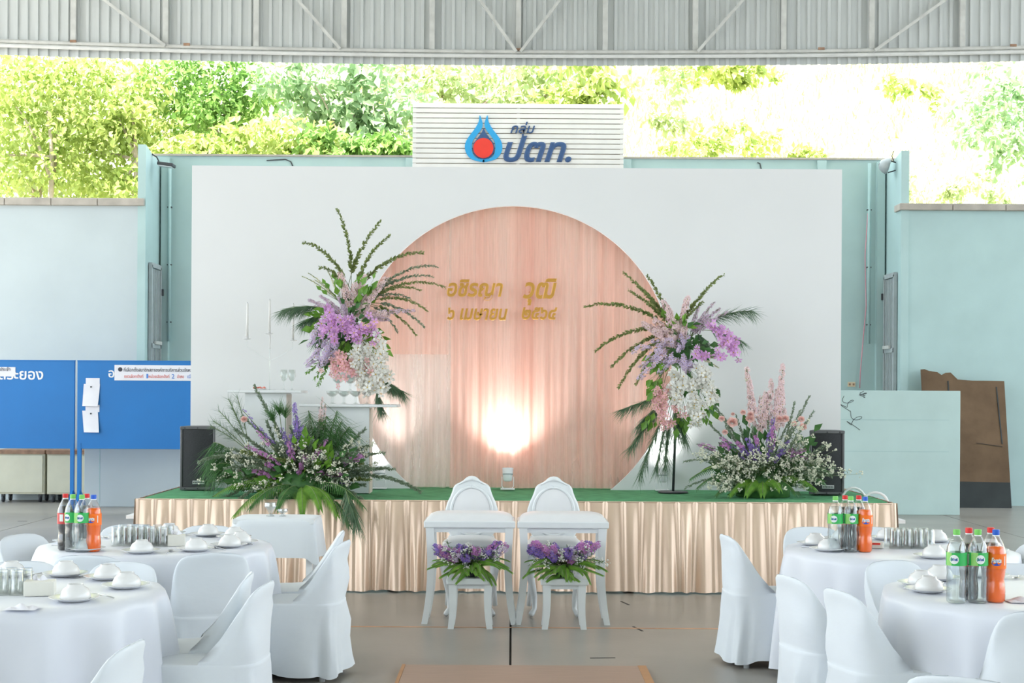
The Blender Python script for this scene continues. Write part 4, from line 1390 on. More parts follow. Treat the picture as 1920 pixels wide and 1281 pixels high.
WATER = [(0, 0.0), (0.036, 0.0), (0.042, 0.006), (0.0435, 0.02), (0.042, 0.04), (0.0435, 0.05), (0.042, 0.07), (0.0435, 0.08), (0.042, 0.10), (0.0435, 0.11), (0.041, 0.13), (0.043, 0.15), (0.0435, 0.16), (0.0435, 0.225), (0.040, 0.245), (0.030, 0.270), (0.018, 0.288), (0.0135, 0.294), (0.0135, 0.302)]
SODA = [(0, 0.0), (0.034, 0.0), (0.041, 0.008), (0.0425, 0.05), (0.039, 0.085), (0.0375, 0.10), (0.041, 0.125), (0.0435, 0.15), (0.0435, 0.215), (0.040, 0.235), (0.030, 0.262), (0.018, 0.285), (0.0135, 0.291), (0.0135, 0.30)]


def bend(mb, r, z, a=-PI / 2):
    """wrap a flat print around an upright bottle"""
    out = []
    for v in mb.v:
        t = a + v[:, 0] / r
        rad = r - v[:, 1]
        out.append(np.stack([rad * np.cos(t), rad * np.sin(t), v[:, 2] + z], 1))
    mb.v = out
    return mb


def cyl_patch(r, z0_, z1_, a0_, a1_, n_=14):
    return MB().grid(lambda u, v: (r * math.cos(a0_ + (a1_ - a0_) * u), r * math.sin(a0_ + (a1_ - a0_) * u), z0_ + (z1_ - z0_) * v), n_, 2)


def disc_patch(r, cz_, rx, rz_, a, n_=18):
    m = MB()
    m.add([(0, 0, 0)] + [(rx * math.cos(t), 0, rz_ * math.sin(t)) for t in np.linspace(0, 2 * PI, n_, endpoint=False)], [(0, i + 1, (i + 1) % n_ + 1) for i in range(n_)], 0, True)
    return bend(m, r, cz_, a)


def bottle(kind, loc, rz, lab, grp):
    b_ = thing(kind + '_bottle', lab, 'bottle', loc, rz, grp)
    prof = WATER if kind == 'water' else SODA
    top = prof[-1][1]
    part('body', MB().lathe(prof, 22), M_petthin if kind == 'orange' else M_pet, b_)
    cap = {'water': M_capg, 'cola': M_capr, 'orange': M_capb}[kind]
    part('cap', MB().lathe([(0.0145, top - 0.004), (0.0155, top), (0.0155, top + 0.016), (0.014, top + 0.019), (0, top + 0.019)], 16, smooth=False), cap, b_)
    part('cap_ring', MB().lathe([(0.0142, top - 0.010), (0.0155, top - 0.009), (0.0155, top - 0.005), (0.0142, top - 0.004)], 16), M_print, b_)
    lim = {'water': 0.262, 'cola': 0.25, 'orange': 0.245}[kind]
    inner = [(max(0, r_ - 0.0016), z_ + 0.001) for r_, z_ in prof if z_ < lim]
    rl = np.interp(lim, [z_ for _, z_ in prof], [r_ for r_, _ in prof]) - 0.0016
    inner += [(rl, lim), (0, lim)]
    part('drink', MB().lathe(inner, 22), {'water': M_water, 'cola': M_cola, 'orange': M_orange}[kind], b_)
    if kind == 'water':
        lb = part('label', cyl_patch(0.0444, 0.165, 0.222, 0, 2 * PI, 30), M_glabel, b_)
        part('label_panel', cyl_patch(0.0447, 0.165, 0.222, -PI / 2 - 0.95, -PI / 2 - 0.25, 8), M_llabel, lb)
        part('label_drop', disc_patch(0.0451, 0.193, 0.020, 0.020, -PI / 2), M_print, lb)
        part('label_text', bend(text_mb('น้ำทิพย์', w=0.030, h=0.014, depth=0.0006, offset=0.01), 0.0456, 0.194), M_bprint, lb)
        part('label_print', cyl_patch(0.0449, 0.170, 0.216, -PI / 2 - 1.55, -PI / 2 - 1.2, 6), M_print, lb)
    elif kind == 'cola':
        lb = part('label', cyl_patch(0.0444, 0.150, 0.212, 0, 2 * PI, 30), M_rlabel, b_)
        part('label_print', cyl_patch(0.0448, 0.165, 0.205, -PI / 2 - 0.4, -PI / 2 + 0.1, 6), M_print, lb)
    else:
        lb = part('label', cyl_patch(0.0444, 0.150, 0.215, 0, 2 * PI, 30), M_olabel, b_)
        part('label_swoosh', disc_patch(0.0448, 0.176, 0.021, 0.013, -PI / 2 - 0.1), M_bprint, lb)
        part('label_text', bend(text_mb('Fanta', w=0.044, h=0.022, depth=0.0006, offset=0.03, shear=0.2), 0.0452, 0.188, -PI / 2 - 0.1), M_print, lb)
        part('label_stripe', cyl_patch(0.0448, 0.165, 0.205, -PI / 2 + 0.75, -PI / 2 + 0.85, 3), M_print, lb)
    return b_


for nm, lst in (('far left', ((119, 1032, 'cola', 0.10), (133, 1038, 'water', 0.02), (150, 1037, 'water', -0.005), (159, 1030, 'cola', 0.10), (172, 1034, 'orange', 0.02))),
                ('far right', ((1568, 1036, 'water', 0), (1586, 1032, 'cola', 0.11), (1597, 1037, 'water', 0), (1612, 1032, 'cola', 0.11), (1624, 1037, 'orange', 0.0))),
                ('near right', ((1797, 1130, 'water', 0), (1820, 1125, 'cola', 0.10), (1837, 1134, 'water', 0), (1861, 1124, 'cola', 0.12), (1871, 1132, 'orange', 0.02)))):
    base = None
    seen = {}
    for (px, py, kd, back) in lst:
        ref = {'far left': 1036, 'far right': 1036, 'near right': 1132}[nm]
        Yg = (EYE - 0.754) / (EYE - P(px, ref, 1.0).z)
        Yg = Yg + back
        q = P(px, ref, Yg)
        seen[kd] = seen.get(kd, 0) + 1
        side = {'orange': '', 'water': ('left ', 'right ')[seen[kd] - 1], 'cola': ('left ', 'right ')[seen[kd] - 1]}[kd]
        txt = {'water': 'clear water bottle with green label, %sone on the %s table', 'cola': 'red capped cola bottle at the back, %sone on the %s table', 'orange': 'orange drink bottle with blue cap, %son the %s table'}[kd] % (side, nm)
        bottle(kd, (q.x, Yg + 0.03, ZT_), R(rng.uniform(-12, 12) + (-20 if (kd == 'water' and seen[kd] == 1) else 0)), txt, 'drink bottles on the %s table' % nm)

# ------------------------------------------------------------------ flower arrangements
M_stem = mat('green_stem', (0.16, 0.22, 0.08), rough=0.6, var=0.15)
M_leafA = mat('olive_leaf', (0.14, 0.20, 0.055), rough=0.5, col2=(0.30, 0.36, 0.12), scale=30, trans=0.25)
M_leafB = mat('dusty_leaf', (0.17, 0.24, 0.15), rough=0.6, col2=(0.30, 0.37, 0.26), scale=25, trans=0.2)
M_leafC = mat('bright_leaf', (0.10, 0.27, 0.03), rough=0.45, col2=(0.24, 0.46, 0.06), scale=14, trans=0.3)
M_leafD = mat('deep_leaf', (0.035, 0.12, 0.03), rough=0.45, col2=(0.09, 0.24, 0.06), scale=14, trans=0.25)
M_needle = mat('pine_needle', (0.06, 0.14, 0.07), rough=0.5, col2=(0.16, 0.26, 0.14), scale=20, trans=0.15)
M_pinkf = mat('pale_pink_petal', (0.92, 0.72, 0.74), rough=0.6, var=0.1, scale=30, trans=0.25)
M_pinkd = mat('coral_pink_petal', (0.88, 0.52, 0.54), rough=0.6, var=0.12, scale=30, trans=0.25)
M_rose = mat('rose_petal', (0.92, 0.66, 0.60), rough=0.6, var=0.1, scale=30, trans=0.2)
M_heart = mat('rose_heart', (0.90, 0.58, 0.53), rough=0.6, var=0.1, scale=30, trans=0.2)
M_lilac = mat('lilac_petal', (0.70, 0.58, 0.78), rough=0.6, var=0.14, scale=30, trans=0.25)
M_mauve = mat('mauve_petal', (0.66, 0.52, 0.66), rough=0.6, var=0.12, scale=30, trans=0.25)
M_orch = mat('purple_orchid_petal', (0.76, 0.42, 0.76), rough=0.55, var=0.12, scale=30, trans=0.25)
M_viol = mat('violet_petal', (0.27, 0.17, 0.56), rough=0.6, var=0.2, scale=30, trans=0.25)
M_mag = mat('magenta_petal', (0.58, 0.24, 0.58), rough=0.6, var=0.18, scale=30, trans=0.25)
M_wht = mat('white_petal', (0.86, 0.85, 0.80), rough=0.6, var=0.03, scale=30, trans=0.25)
M_crm = mat('cream_bud', (0.72, 0.71, 0.50), rough=0.6, var=0.1, scale=30, trans=0.25)
M_bud = mat('ivory_bud', (0.86, 0.85, 0.70), rough=0.6, var=0.08, scale=30, trans=0.2)
M_eye = mat('flower_eye', (0.60, 0.42, 0.08), rough=0.6, var=0.1)

LEAF_V = [(0, 0, 0), (-0.5, 0.45, 0.10), (0, 1, -0.12), (0.5, 0.45, 0.10)]
LEAF_F = [(0, 2, 1), (0, 3, 2)]
NEED_V = [(-0.5, 0, 0), (0.5, 0, 0), (0.35, 0.55, 0), (-0.35, 0.55, 0), (0, 1, -0.10)]
NEED_F = [(0, 1, 2, 3), (3, 2, 4)]
PV, PF = [], []
for _k in range(5):
    _a = 2 * PI * _k / 5
    _b = len(PV)
    for (r_, da, z_) in ((0.08, 0, 0.0), (0.65, -0.5, 0.22), (1.0, 0, 0.16), (0.65, 0.5, 0.22)):
        PV.append((r_ * math.cos(_a + da), r_ * math.sin(_a + da), z_))
    PF += [(_b, _b + 1, _b + 2), (_b, _b + 2, _b + 3)]
EYE_V = [(0.22 * math.cos(2 * PI * k_ / 5), 0.22 * math.sin(2 * PI * k_ / 5), 0.10) for k_ in range(5)] + [(0, 0, 0.30)]
EYE_F = [(k_, (k_ + 1) % 5, 5) for k_ in range(5)]
OCT_V = [(1, 0, 0), (-1, 0, 0), (0, 1, 0), (0, -1, 0), (0, 0, 1), (0, 0, -1)]
OCT_F = [(0, 2, 4), (2, 1, 4), (1, 3, 4), (3, 0, 4), (2, 0, 5), (1, 2, 5), (3, 1, 5), (0, 3, 5)]


def unit(a):
    return a / (np.linalg.norm(a, axis=-1, keepdims=True) + 1e-9)


def frames_y(d, up=None):
    """rotation matrices whose y column is d, with z as near as possible to up"""
    d = unit(np.asarray(d, float))
    if up is None:
        up = nrng.normal(size=d.shape) * 0.5 + np.array([0, -0.4, 0.7])
    x = unit(np.cross(d, up))
    z = np.cross(x, d)
    return np.stack([x, d, z], -1)


def frames_z(n):
    n = unit(np.asarray(n, float))
    r_ = nrng.normal(size=n.shape)
    x = unit(np.cross(r_, n))
    y = np.cross(n, x)
    return np.stack([x, y, n], -1)


def arc(a, b, lift=0.2, side=0.0, n=14):
    a, b = np.array(a, float), np.array(b, float)
    L = np.linalg.norm(b - a)
    c = a * 0.45 + b * 0.55 + np.array([side * L, 0, lift * L])
    t = np.linspace(0, 1, n)[:, None]
    return (1 - t) ** 2 * a + 2 * t * (1 - t) * c + t ** 2 * b


def along(path, n, t0=0.0, t1=1.0):
    seg = np.linalg.norm(np.diff(path, axis=0), axis=1)
    cum = np.concatenate([[0], np.cumsum(seg)])
    s_ = np.linspace(t0, t1, n) * cum[-1]
    pos = np.stack([np.interp(s_, cum, path[:, k_]) for k_ in range(3)], 1)
    tan = np.stack([np.interp(s_, cum, np.gradient(path[:, k_])) for k_ in range(3)], 1)
    return pos, unit(tan), s_ / cum[-1]


def leafy(path, ln, wd, per_m, m_leaf, t0=0.25, out=0.9, r=0.003):
    m = MB()
    m.tube([tuple(p) for p in path], [r * (1 - 0.7 * k_ / len(path)) for k_ in range(len(path))], 4, 1)
    L = np.linalg.norm(np.diff(path, axis=0), axis=1).sum()
    n = max(6, int(per_m * L))
    pos, tan, t = along(path, n, t0, 1.0)
    rad = unit(np.cross(tan, nrng.normal(size=tan.shape)))
    d = unit(tan * (1.0 - 0.0) + rad * out)
    s_ = ln * (0.7 + 0.5 * nrng.random(n)) * (1.05 - 0.45 * t)
    m.scatter(LEAF_V, LEAF_F, pos, frames_y(d), np.stack([s_ * wd / ln, s_, s_ * 0.6], 1), 0)
    return m, (m_leaf, M_stem)


def spike(path, r_blossom, r_tip, n, m_pet, size, t0=0.2, m_eye=None):
    m = MB()
    m.tube([tuple(p) for p in path], 0.0028, 4, 1)
    pos, tan, t = along(path, n, t0, 1.0)
    rad = unit(np.cross(tan, nrng.normal(size=tan.shape)))
    rr_ = (r_blossom * (1 - t) + r_tip * t)[:, None]
    pos = pos + rad * rr_ * (0.6 + 0.5 * nrng.random((n, 1)))
    sc_ = size * (0.75 + 0.5 * nrng.random(n)) * (1.1 - 0.5 * t)
    fr = frames_z(rad + 0.3 * tan + np.array([0, -0.35, 0.1]))
    m.scatter(PV, PF, pos, fr, sc_, 0)
    m.scatter(EYE_V, EYE_F, pos, fr, sc_ * 0.8, 2)
    return m, (m_pet, M_stem, m_eye or M_eye)


def orchid(path, n, m_pet, size, spread=0.02):
    m = MB()
    m.tube([tuple(p) for p in path], 0.0028, 4, 1)
    pos, tan, t = along(path, n, 0.1, 1.0)
    off = nrng.normal(size=(n, 3)) * spread
    off[:, 1] = -abs(off[:, 1]) - 0.01
    pos = pos + off
    sc_ = size * (0.8 + 0.4 * nrng.random(n))
    fr = frames_z(np.array([0, -1.0, 0.15]) + nrng.normal(size=(n, 3)) * 0.45)
    m.scatter(PV, PF, pos, fr, sc_, 0)
    m.scatter(EYE_V, EYE_F, pos, fr, sc_ * 0.7, 2)
    return m, (m_pet, M_stem, M_eye)


def pine(path, n, ln, droop=0.7, t0=0.3, wide=0.0022, m_=None):
    m = MB()
    m.tube([tuple(p) for p in path], 0.003, 4, 1)
    pos, tan, t = along(path, n, t0, 1.0)
    rad = unit(np.cross(tan, nrng.normal(size=tan.shape)))
    d = unit(tan * 0.9 + rad * 0.65 + np.array([0, 0, -droop]) + nrng.normal(size=(n, 3)) * 0.22)
    s_ = ln * (0.6 + 0.6 * nrng.random(n))
    m.scatter(NEED_V, NEED_F, pos, frames_y(d), np.stack([np.full(n, wide * 2), s_, s_], 1), 0)
    return m, (m_ or M_needle, M_stem)


def palm(path, ln, n, m_, wd=0.016, droop=0.35):
    m = MB()
    m.tube([tuple(p) for p in path], 0.003, 4, 1)
    pos, tan, t = along(path, n, 0.25, 1.0)
    side = unit(np.cross(tan, np.array([0, -0.5, 1.0]) + 0 * tan))
    sg_ = np.where(np.arange(n) % 2 == 0, 1.0, -1.0)[:, None]
    d = unit(side * sg_ * (1.0 - 0.6 * t[:, None]) + tan * (0.5 + 0.6 * t[:, None]) + np.array([0, 0, -droop]))
    s_ = ln * (0.9 - 0.35 * abs(t - 0.4) * 2)
    m.scatter(NEED_V, NEED_F, pos, frames_y(d, np.array([0, -0.6, 1.0]) + 0 * d), np.stack([np.full(n, wd), s_, s_ * 1.5], 1), 0)
    return m, (m_, M_stem)


def buds(c, rad, n, size, m_, base):
    """small round buds in bunches on hair thin stems"""
    m = MB()
    c = np.array(c, float)
    nb_ = max(4, n // 9)
    heads = c + nrng.normal(size=(nb_, 3)) * np.array(rad) * 0.42
    own = nrng.integers(0, nb_, n)
    pos = heads[own] + nrng.normal(size=(n, 3)) * 0.011
    m.scatter(OCT_V, OCT_F, pos, frames_z(nrng.normal(size=(n, 3))), size * (0.7 + 0.6 * nrng.random(n)), 0)
    mid = base + (c - base) * 0.55
    for h_ in heads:
        m.tube([tuple(mid), tuple(h_)], 0.0011, 3, 1, caps=False)
        lp = mid + (h_ - mid) * nrng.uniform(0.3, 0.95, (6, 1))
        m.scatter(LEAF_V, LEAF_F, lp, frames_y(nrng.normal(size=(6, 3)) + unit(h_ - mid)), np.stack([np.full(6, 0.012), np.full(6, 0.034), np.full(6, 0.03)], 1), 2)
    m.tube([tuple(base), tuple(mid)], 0.0018, 4, 1)
    return m, (m_, M_stem, M_leafB)


def broad(c, n, size, m_, spread, base):
    m = MB()
    c = np.array(c, float)
    pos = np.array([c] * n) + nrng.normal(size=(n, 3)) * spread
    d = unit(pos - base + nrng.normal(size=(n, 3)) * 0.05)
    s_ = size * (0.7 + 0.6 * nrng.random(n))
    m.scatter(LEAF_V, LEAF_F, pos, frames_y(d, nrng.normal(size=d.shape) * 0.4 + np.array([0, -1, 0.5])), np.stack([s_ * 0.6, s_, s_], 1), 0)
    m.tube([tuple(base), tuple(c)], 0.003, 4, 1)
    for q in pos:
        m.tube([tuple(base + (c - base) * 0.6), tuple(q)], 0.0012, 3, 1, caps=False)
    return m, (m_, M_stem)


def rose(c, r_):
    m = MB()
    c = np.array(c, float)
    for ring_, (k_, rr_, tilt, hh_) in enumerate(((3, 0.25, 0.15, 0.9), (4, 0.5, 0.35, 0.8), (5, 0.8, 0.7, 0.65), (6, 1.0, 1.05, 0.5))):
        for i in range(k_):
            a_ = 2 * PI * i / k_ + ring_ * 0.7

            def fn(u, v, a_=a_, rr_=rr_, tilt=tilt, hh_=hh_, k_=k_):
                w_ = (u - 0.5) * 2 * PI / k_ * 1.35
                q = rr_ * (0.35 + 0.65 * v) * (1 + 0.12 * math.sin(9 * u + 5 * a_) * v)
                z_ = 1.25 * hh_ * v - 0.30 * tilt * v * v + 0.12 * (1 - abs(u - 0.5) * 2) * v
                y_ = q * math.sin(a_ + w_)
                x_ = q * math.cos(a_ + w_)
                # flower looks at the viewer and slightly up
                return (c[0] + r_ * x_, c[1] - r_ * (z_ * 0.8 - y_ * 0.35), c[2] + r_ * (y_ * 0.9 + z_ * 0.35))
            m.grid(fn, 5, 4, 1 if ring_ < 2 else 0)
    return m


class Arr:
    def __init__(s, label, base, core, group):
        s.o = thing('flower_arrangement', label, 'flowers', tuple(base), 0, group)
        s.O = Vector(base)
        s.core = np.array(core, float)

    def put(s, name, res):
        m, ms = res
        return part(name, m, list(ms), s.o, s.O)

    def root(s, k=0.05):
        return s.core + nrng.normal(size=3) * k


def W(px, py, Y, dy=0.0):
    return np.array(P(px, py, Y + dy))


# --- tall arrangement over the coupe tower
YT = 12.62
A = Arr('tall pink, lilac and white flower arrangement above the coupe glasses', (P(656, 703, 12.68).x, 12.68, peds[1][1] + 0.236), W(655, 610, YT), 'large stage flowers')
part('bowl', MB().lathe([(0, 0), (0.13, 0.0), (0.16, 0.05), (0.15, 0.06), (0, 0.05)], 20), M_ped, A.o)
part('foam', MB().lathe([(0, 0.04), (0.11, 0.05), (0.11, 0.40), (0.05, 0.48), (0, 0.48)], 12), M_leafD, A.o)
top = W(658, 545, YT)
for (ex, ey, dy, lf, sd) in ((632, 393, 0, 0.05, 0.12), (714, 415, 0.05, 0.05, -0.12), (568, 455, -0.05, 0.30, 0.05), (731, 442, -0.05, 0.08, -0.18), (600, 502, -0.1, 0.3, 0), (793, 474, 0, 0.25, 0)):
    A.put('foliage_branch', leafy(arc(top + nrng.normal(size=3) * 0.02, W(ex, ey, YT, dy), lf, sd, 18), 0.042, 0.026, 260, M_leafA, 0.22, 1.1))
for (ex, ey, dy) in ((820, 500, -0.05), (834, 539, 0), (802, 583, -0.1), (796, 614, -0.05), (745, 622, -0.12), (781, 629, 0), (812, 520, 0.06), (768, 560, -0.1), (790, 545, 0.05)):
    A.put('foliage_branch', leafy(arc(W(680, 570, YT), W(ex, ey, YT, dy), 0.28, 0, 16), 0.036, 0.018, 260, M_leafA if ey % 2 else M_leafB, 0.25, 0.9))
for (ex, ey) in ((566, 518), (578, 512), (590, 525), (610, 500)):
    A.put('cream_spike', spike(arc(W(640, 570, YT), W(ex, ey, YT, -0.03), 0.12), 0.014, 0.004, 40, M_crm, 0.011, 0.3))
for (ex, ey, dy) in ((637, 512, -0.05), (684, 516, -0.05), (726, 522, -0.02), (665, 530, -0.1), (646, 535, -0.1), (712, 540, -0.1), (690, 575, -0.16), (730, 590, -0.1)):
    A.put('pink_spike', spike(arc(W(660, 600, YT), W(ex, ey, YT, dy), 0.1), 0.046, 0.020, 75, M_pinkf, 0.030, 0.40))
for (ex, ey, dy) in ((579, 563, -0.05), (600, 555, -0.08), (634, 556, -0.14), (645, 575, -0.16), (778, 583, -0.1), (730, 600, -0.12), (590, 575, 0)):
    A.put('mauve_spike', spike(arc(W(655, 605, YT), W(ex, ey, YT, dy), 0.1), 0.032, 0.010, 60, M_mauve, 0.022, 0.35))
for (ax, ay, bx, by, n_) in ((612, 575, 632, 640, 20), (620, 590, 612, 628, 12), (652, 590, 672, 640, 20), (640, 600, 655, 632, 14), (690, 596, 705, 640, 9), (665, 610, 690, 626, 10)):
    A.put('purple_orchid_spray', orchid(arc(W(ax, ay, YT, -0.18), W(bx, by, YT, -0.22), 0.1), n_, M_orch, 0.044))
for (ax, ay, bx, by) in ((600, 615, 580, 650), (612, 625, 590, 670), (620, 640, 605, 680), (600, 665, 573, 686), (622, 660, 598, 690), (630, 640, 622, 668)):
    A.put('lilac_spray', spike(arc(W(ax, ay, YT, -0.15), W(bx, by, YT, -0.2), 0.12), 0.040, 0.024, 46, M_lilac, 0.023, 0.0))
for (ax, ay, bx, by, n_) in ((672, 640, 690, 738, 26), (690, 650, 684, 720, 20), (713, 625, 720, 732, 24), (705, 660, 706, 735, 18), (675, 645, 670, 690, 12)):
    A.put('white_orchid_spray', orchid(arc(W(ax, ay, YT, -0.2), W(bx, by, YT, -0.22), 0.08), n_ + 8, M_wht, 0.047, 0.026))
for (cx_, cy_, n_) in ((640, 678, 26), (655, 690, 22), (630, 695, 16), (690, 680, 8)):
    A.put('pink_lily_cluster', orchid(arc(W(cx_ - 10, cy_ - 12, YT, -0.18), W(cx_ + 10, cy_ + 12, YT, -0.22), 0.2), n_, M_pinkd, 0.036, 0.032))
for (cx_, cy_, n_, mm) in ((642, 660, 22, M_leafC), (695, 626, 22, M_leafC), (597, 608, 20, M_leafC), (680, 555, 26, M_leafC), (632, 540, 12, M_leafC), (662, 585, 24, M_leafD), (640, 620, 24, M_leafD), (700, 665, 14, M_leafC), (615, 650, 14, M_leafD), (650, 650, 18, M_leafC)):
    A.put('green_leaf_cluster', broad(W(cx_, cy_, YT, -0.08), n_, 0.085, mm, 0.055, A.core))
for (ex, ey, n_) in ((515, 604, 240), (535, 600, 200), (556, 625, 260), (580, 660, 200), (742, 757, 200), (720, 745, 160), (700, 790, 220)):
    st_ = W(640, 590, YT) if ey < 700 else W(700, 700, YT)
    A.put('pine_sprig', pine(arc(st_, W(ex + 14, ey - 22, YT, -0.05), 0.18 if ey < 700 else 0.0), n_, 0.16, 0.9, 0.5))
for (ex, ey) in ((597, 724), (590, 712), (575, 700)):
    A.put('ruscus_sprig', leafy(arc(W(625, 665, YT, -0.1), W(ex, ey, YT, -0.15), 0.1), 0.05, 0.02, 110, M_leafC, 0.3))

# --- hanging arrangement at the right rim of the opening
YT = 12.80
base = P(1262, 918, 12.95)
A = Arr('pink, purple and white flower spray on a stand at the right rim of the opening', (base.x, 12.95, ST + 0.008), W(1270, 640, YT), 'large stage flowers')
part('stand', MB().tube([(base.x, 12.95, ST + 0.008), (base.x + 0.02, 12.93, ST + 0.7), (P(1270, 640, YT).x, YT + 0.05, P(1270, 650, YT).z)], 0.012, 8), M_dark, A.o, A.O)
part('stand_base', MB().lathe([(0, 0.012), (0.13, 0.010), (0.14, 0), (0, 0)], 24, (base.x, 12.95, ST + 0.008)), M_dark, A.o, A.O)
part('foam', MB().lathe([(0, -0.2), (0.1, -0.15), (0.12, 0.05), (0.07, 0.16), (0, 0.18)], 12, tuple(W(1272, 650, YT, 0.02))), M_leafD, A.o, A.O)
for (ex, ey, dy, lf) in ((1169, 512, 0, 0.10), (1214, 517, 0.04, 0.10), (1357, 516, 0, 0.18), (1096, 575, -0.04, 0.24), (1179, 545, -0.08, 0.12), (1116, 658, -0.08, 0.26), (1146, 688, -0.1, 0.22), (1159, 727, -0.05, 0.26), (1317, 567, -0.08, 0.12), (1192, 720, -0.1, 0.2), (1200, 540, 0.05, 0.1)):
    A.put('foliage_branch', leafy(arc(W(1268, 622, YT), W(ex, ey, YT, dy), lf, 0, 18), 0.040, 0.025, 260, M_leafA, 0.22, 1.05))
for (ex, ey) in ((1340, 566), (1311, 573), (1364, 585), (1328, 590), (1350, 578)):
    A.put('mauve_spike', spike(arc(W(1292, 635, YT), W(ex, ey, YT, -0.05), 0.08), 0.028, 0.008, 60, M_mauve, 0.020, 0.25))
for (ex, ey, dy) in ((1243, 563, -0.05), (1252, 575, -0.1), (1203, 607, -0.06), (1290, 556, -0.02), (1265, 597, -0.15), (1285, 615, -0.16), (1225, 600, -0.1), (1222, 620, -0.14), (1240, 640, -0.16), (1255, 625, -0.18)):
    A.put('pink_spike', spike(arc(W(1272, 650, YT), W(ex, ey, YT, dy), 0.08), 0.046, 0.020, 75, M_pinkf, 0.030, 0.40))
for (ax, ay, bx, by) in ((1260, 640, 1184, 660), (1250, 650, 1200, 690), (1255, 665, 1196, 712), (1285, 630, 1272, 660), (1265, 670, 1235, 700), (1275, 670, 1290, 700), (1300, 680, 1280, 690)):
    A.put('lilac_spray', spike(arc(W(ax, ay, YT, -0.14), W(bx, by, YT, -0.16), 0.12), 0.042, 0.020, 60, M_lilac, 0.023, 0.0))
for (ax, ay, bx, by, n_) in ((1330, 610, 1350, 635, 14), (1345, 612, 1378, 650, 14), (1350, 640, 1384, 674, 12), (1300, 665, 1330, 670, 10), (1345, 655, 1352, 675, 7)):
    A.put('purple_orchid_spray', orchid(arc(W(ax, ay, YT, -0.16), W(bx, by, YT, -0.18), 0.15), n_, M_orch, 0.042))
for (ax, ay, bx, by, n_) in ((1264, 690, 1272, 758, 22), (1280, 700, 1262, 740, 14), (1297, 700, 1310, 796, 26), (1318, 680, 1334, 756, 22), (1308, 690, 1325, 730, 12), (1300, 760, 1302, 795, 8)):
    A.put('white_orchid_spray', orchid(arc(W(ax, ay, YT, -0.2), W(bx, by, YT, -0.22), 0.08), n_ + 8, M_wht, 0.047, 0.026))
for (cx_, cy_, n_) in ((1232, 746, 20), (1250, 735, 16), (1240, 770, 12), (1240, 792, 12), (1268, 775, 8)):
    A.put('pink_lily_cluster', orchid(arc(W(cx_ - 8, cy_ - 12, YT, -0.15), W(cx_ + 8, cy_ + 12, YT, -0.18), 0.2), n_, M_pinkd, 0.034, 0.03))
for (cx_, cy_, n_, mm) in ((1285, 640, 24, M_leafD), (1240, 680, 18, M_leafC), (1230, 725, 18, M_leafC), (1285, 785, 18, M_leafC), (1322, 770, 16, M_leafC), (1270, 615, 16, M_leafC), (1300, 720, 16, M_leafD), (1225, 780, 12, M_leafC), (1335, 745, 8, M_leafD), (1310, 660, 20, M_leafD)):
    A.put('green_leaf_cluster', broad(W(cx_, cy_, YT, -0.08), n_, 0.085, mm, 0.055, A.core))
for (ex, ey) in ((1340, 672), (1360, 668), (1348, 690), (1330, 680)):
    A.put('cream_spike', spike(arc(W(1300, 665, YT, -0.1), W(ex, ey, YT, -0.14), 0.05), 0.014, 0.006, 36, M_crm, 0.012, 0.3))
for (ex, ey, n_, ln, dr_) in ((1412, 584, 260, 0.16, 0.5), (1390, 640, 200, 0.14, 0.9), (1320, 640, 260, 0.18, 1.0), (1165, 770, 220, 0.16, 0.8), (1180, 842, 240, 0.16, 0.8), (1200, 890, 220, 0.16, 1.0), (1230, 880, 200, 0.16, 1.2), (1285, 825, 240, 0.16, 1.1), (1247, 875, 220, 0.18, 1.2), (1270, 810, 200, 0.18, 1.1), (1195, 800, 180, 0.15, 1.0)):
    st_ = W(1300, 620, YT) if ey < 700 else W(1262, 740, YT)
    A.put('pine_sprig', pine(arc(st_, W(ex, ey, YT, -0.03), 0.18 if ey < 700 else 0.08), n_, ln, dr_, 0.35))

# --- floor arrangement, left
YT = 12.30
A = Arr('wide grey green floor arrangement with violet and magenta flowers, left stage front', (P(570, 930, YT).x, YT, ST + 0.008), W(570, 925, YT, 0.05), 'large stage flowers')
part('foam', MB().lathe([(0, 0), (0.28, 0), (0.28, 0.12), (0.16, 0.24), (0, 0.28)], 16), M_leafD, A.o)
for (ex, ey, dy, lf) in ((372, 867, -0.1, 0.36), (419, 933, -0.2, 0.24), (450, 935, -0.32, 0.22), (476, 724, 0.1, 0.05), (685, 805, 0.05, 0.15), (789, 922, 0.1, 0.26), (690, 836, 0, 0.16), (424, 841, 0, 0.2), (481, 960, -0.36, 0.25), (682, 940, -0.34, 0.25), (548, 960, -0.40, 0.3), (700, 880, -0.2, 0.2), (440, 805, 0.1, 0.1), (500, 790, 0, 0.0), (455, 780, 0.1, 0.05), (600, 800, -0.05, 0), (640, 810, 0, 0.05), (420, 880, -0.2, 0.2), (400, 850, 0.1, 0.2), (740, 880, 0.15, 0.2), (720, 850, 0.1, 0.2), (545, 800, -0.1, 0), (580, 790, -0.1, 0), (520, 830, -0.2, 0), (620, 860, -0.25, 0.1), (500, 880, -0.3, 0.1), (650, 900, -0.3, 0.2)):
    A.put('foliage_branch', leafy(arc(A.root(0.06), W(ex, ey, YT, dy), lf, 0, 18), 0.046, 0.018, 460, M_leafB, 0.18, 1.0))
for k_ in range(26):
    a_ = PI * (k_ + 0.5) / 26
    rx_ = rng.uniform(0.55, 1.0)
    A.put('foliage_branch', leafy(arc(A.root(0.06), W(560 - 165 * rx_ * math.cos(a_), 915 - 105 * rx_ * math.sin(a_), YT, rng.uniform(-0.35, 0.1)), 0.15, 0, 16), 0.046, 0.018, 420, M_leafB if k_ % 3 else M_leafA, 0.3, 1.0))
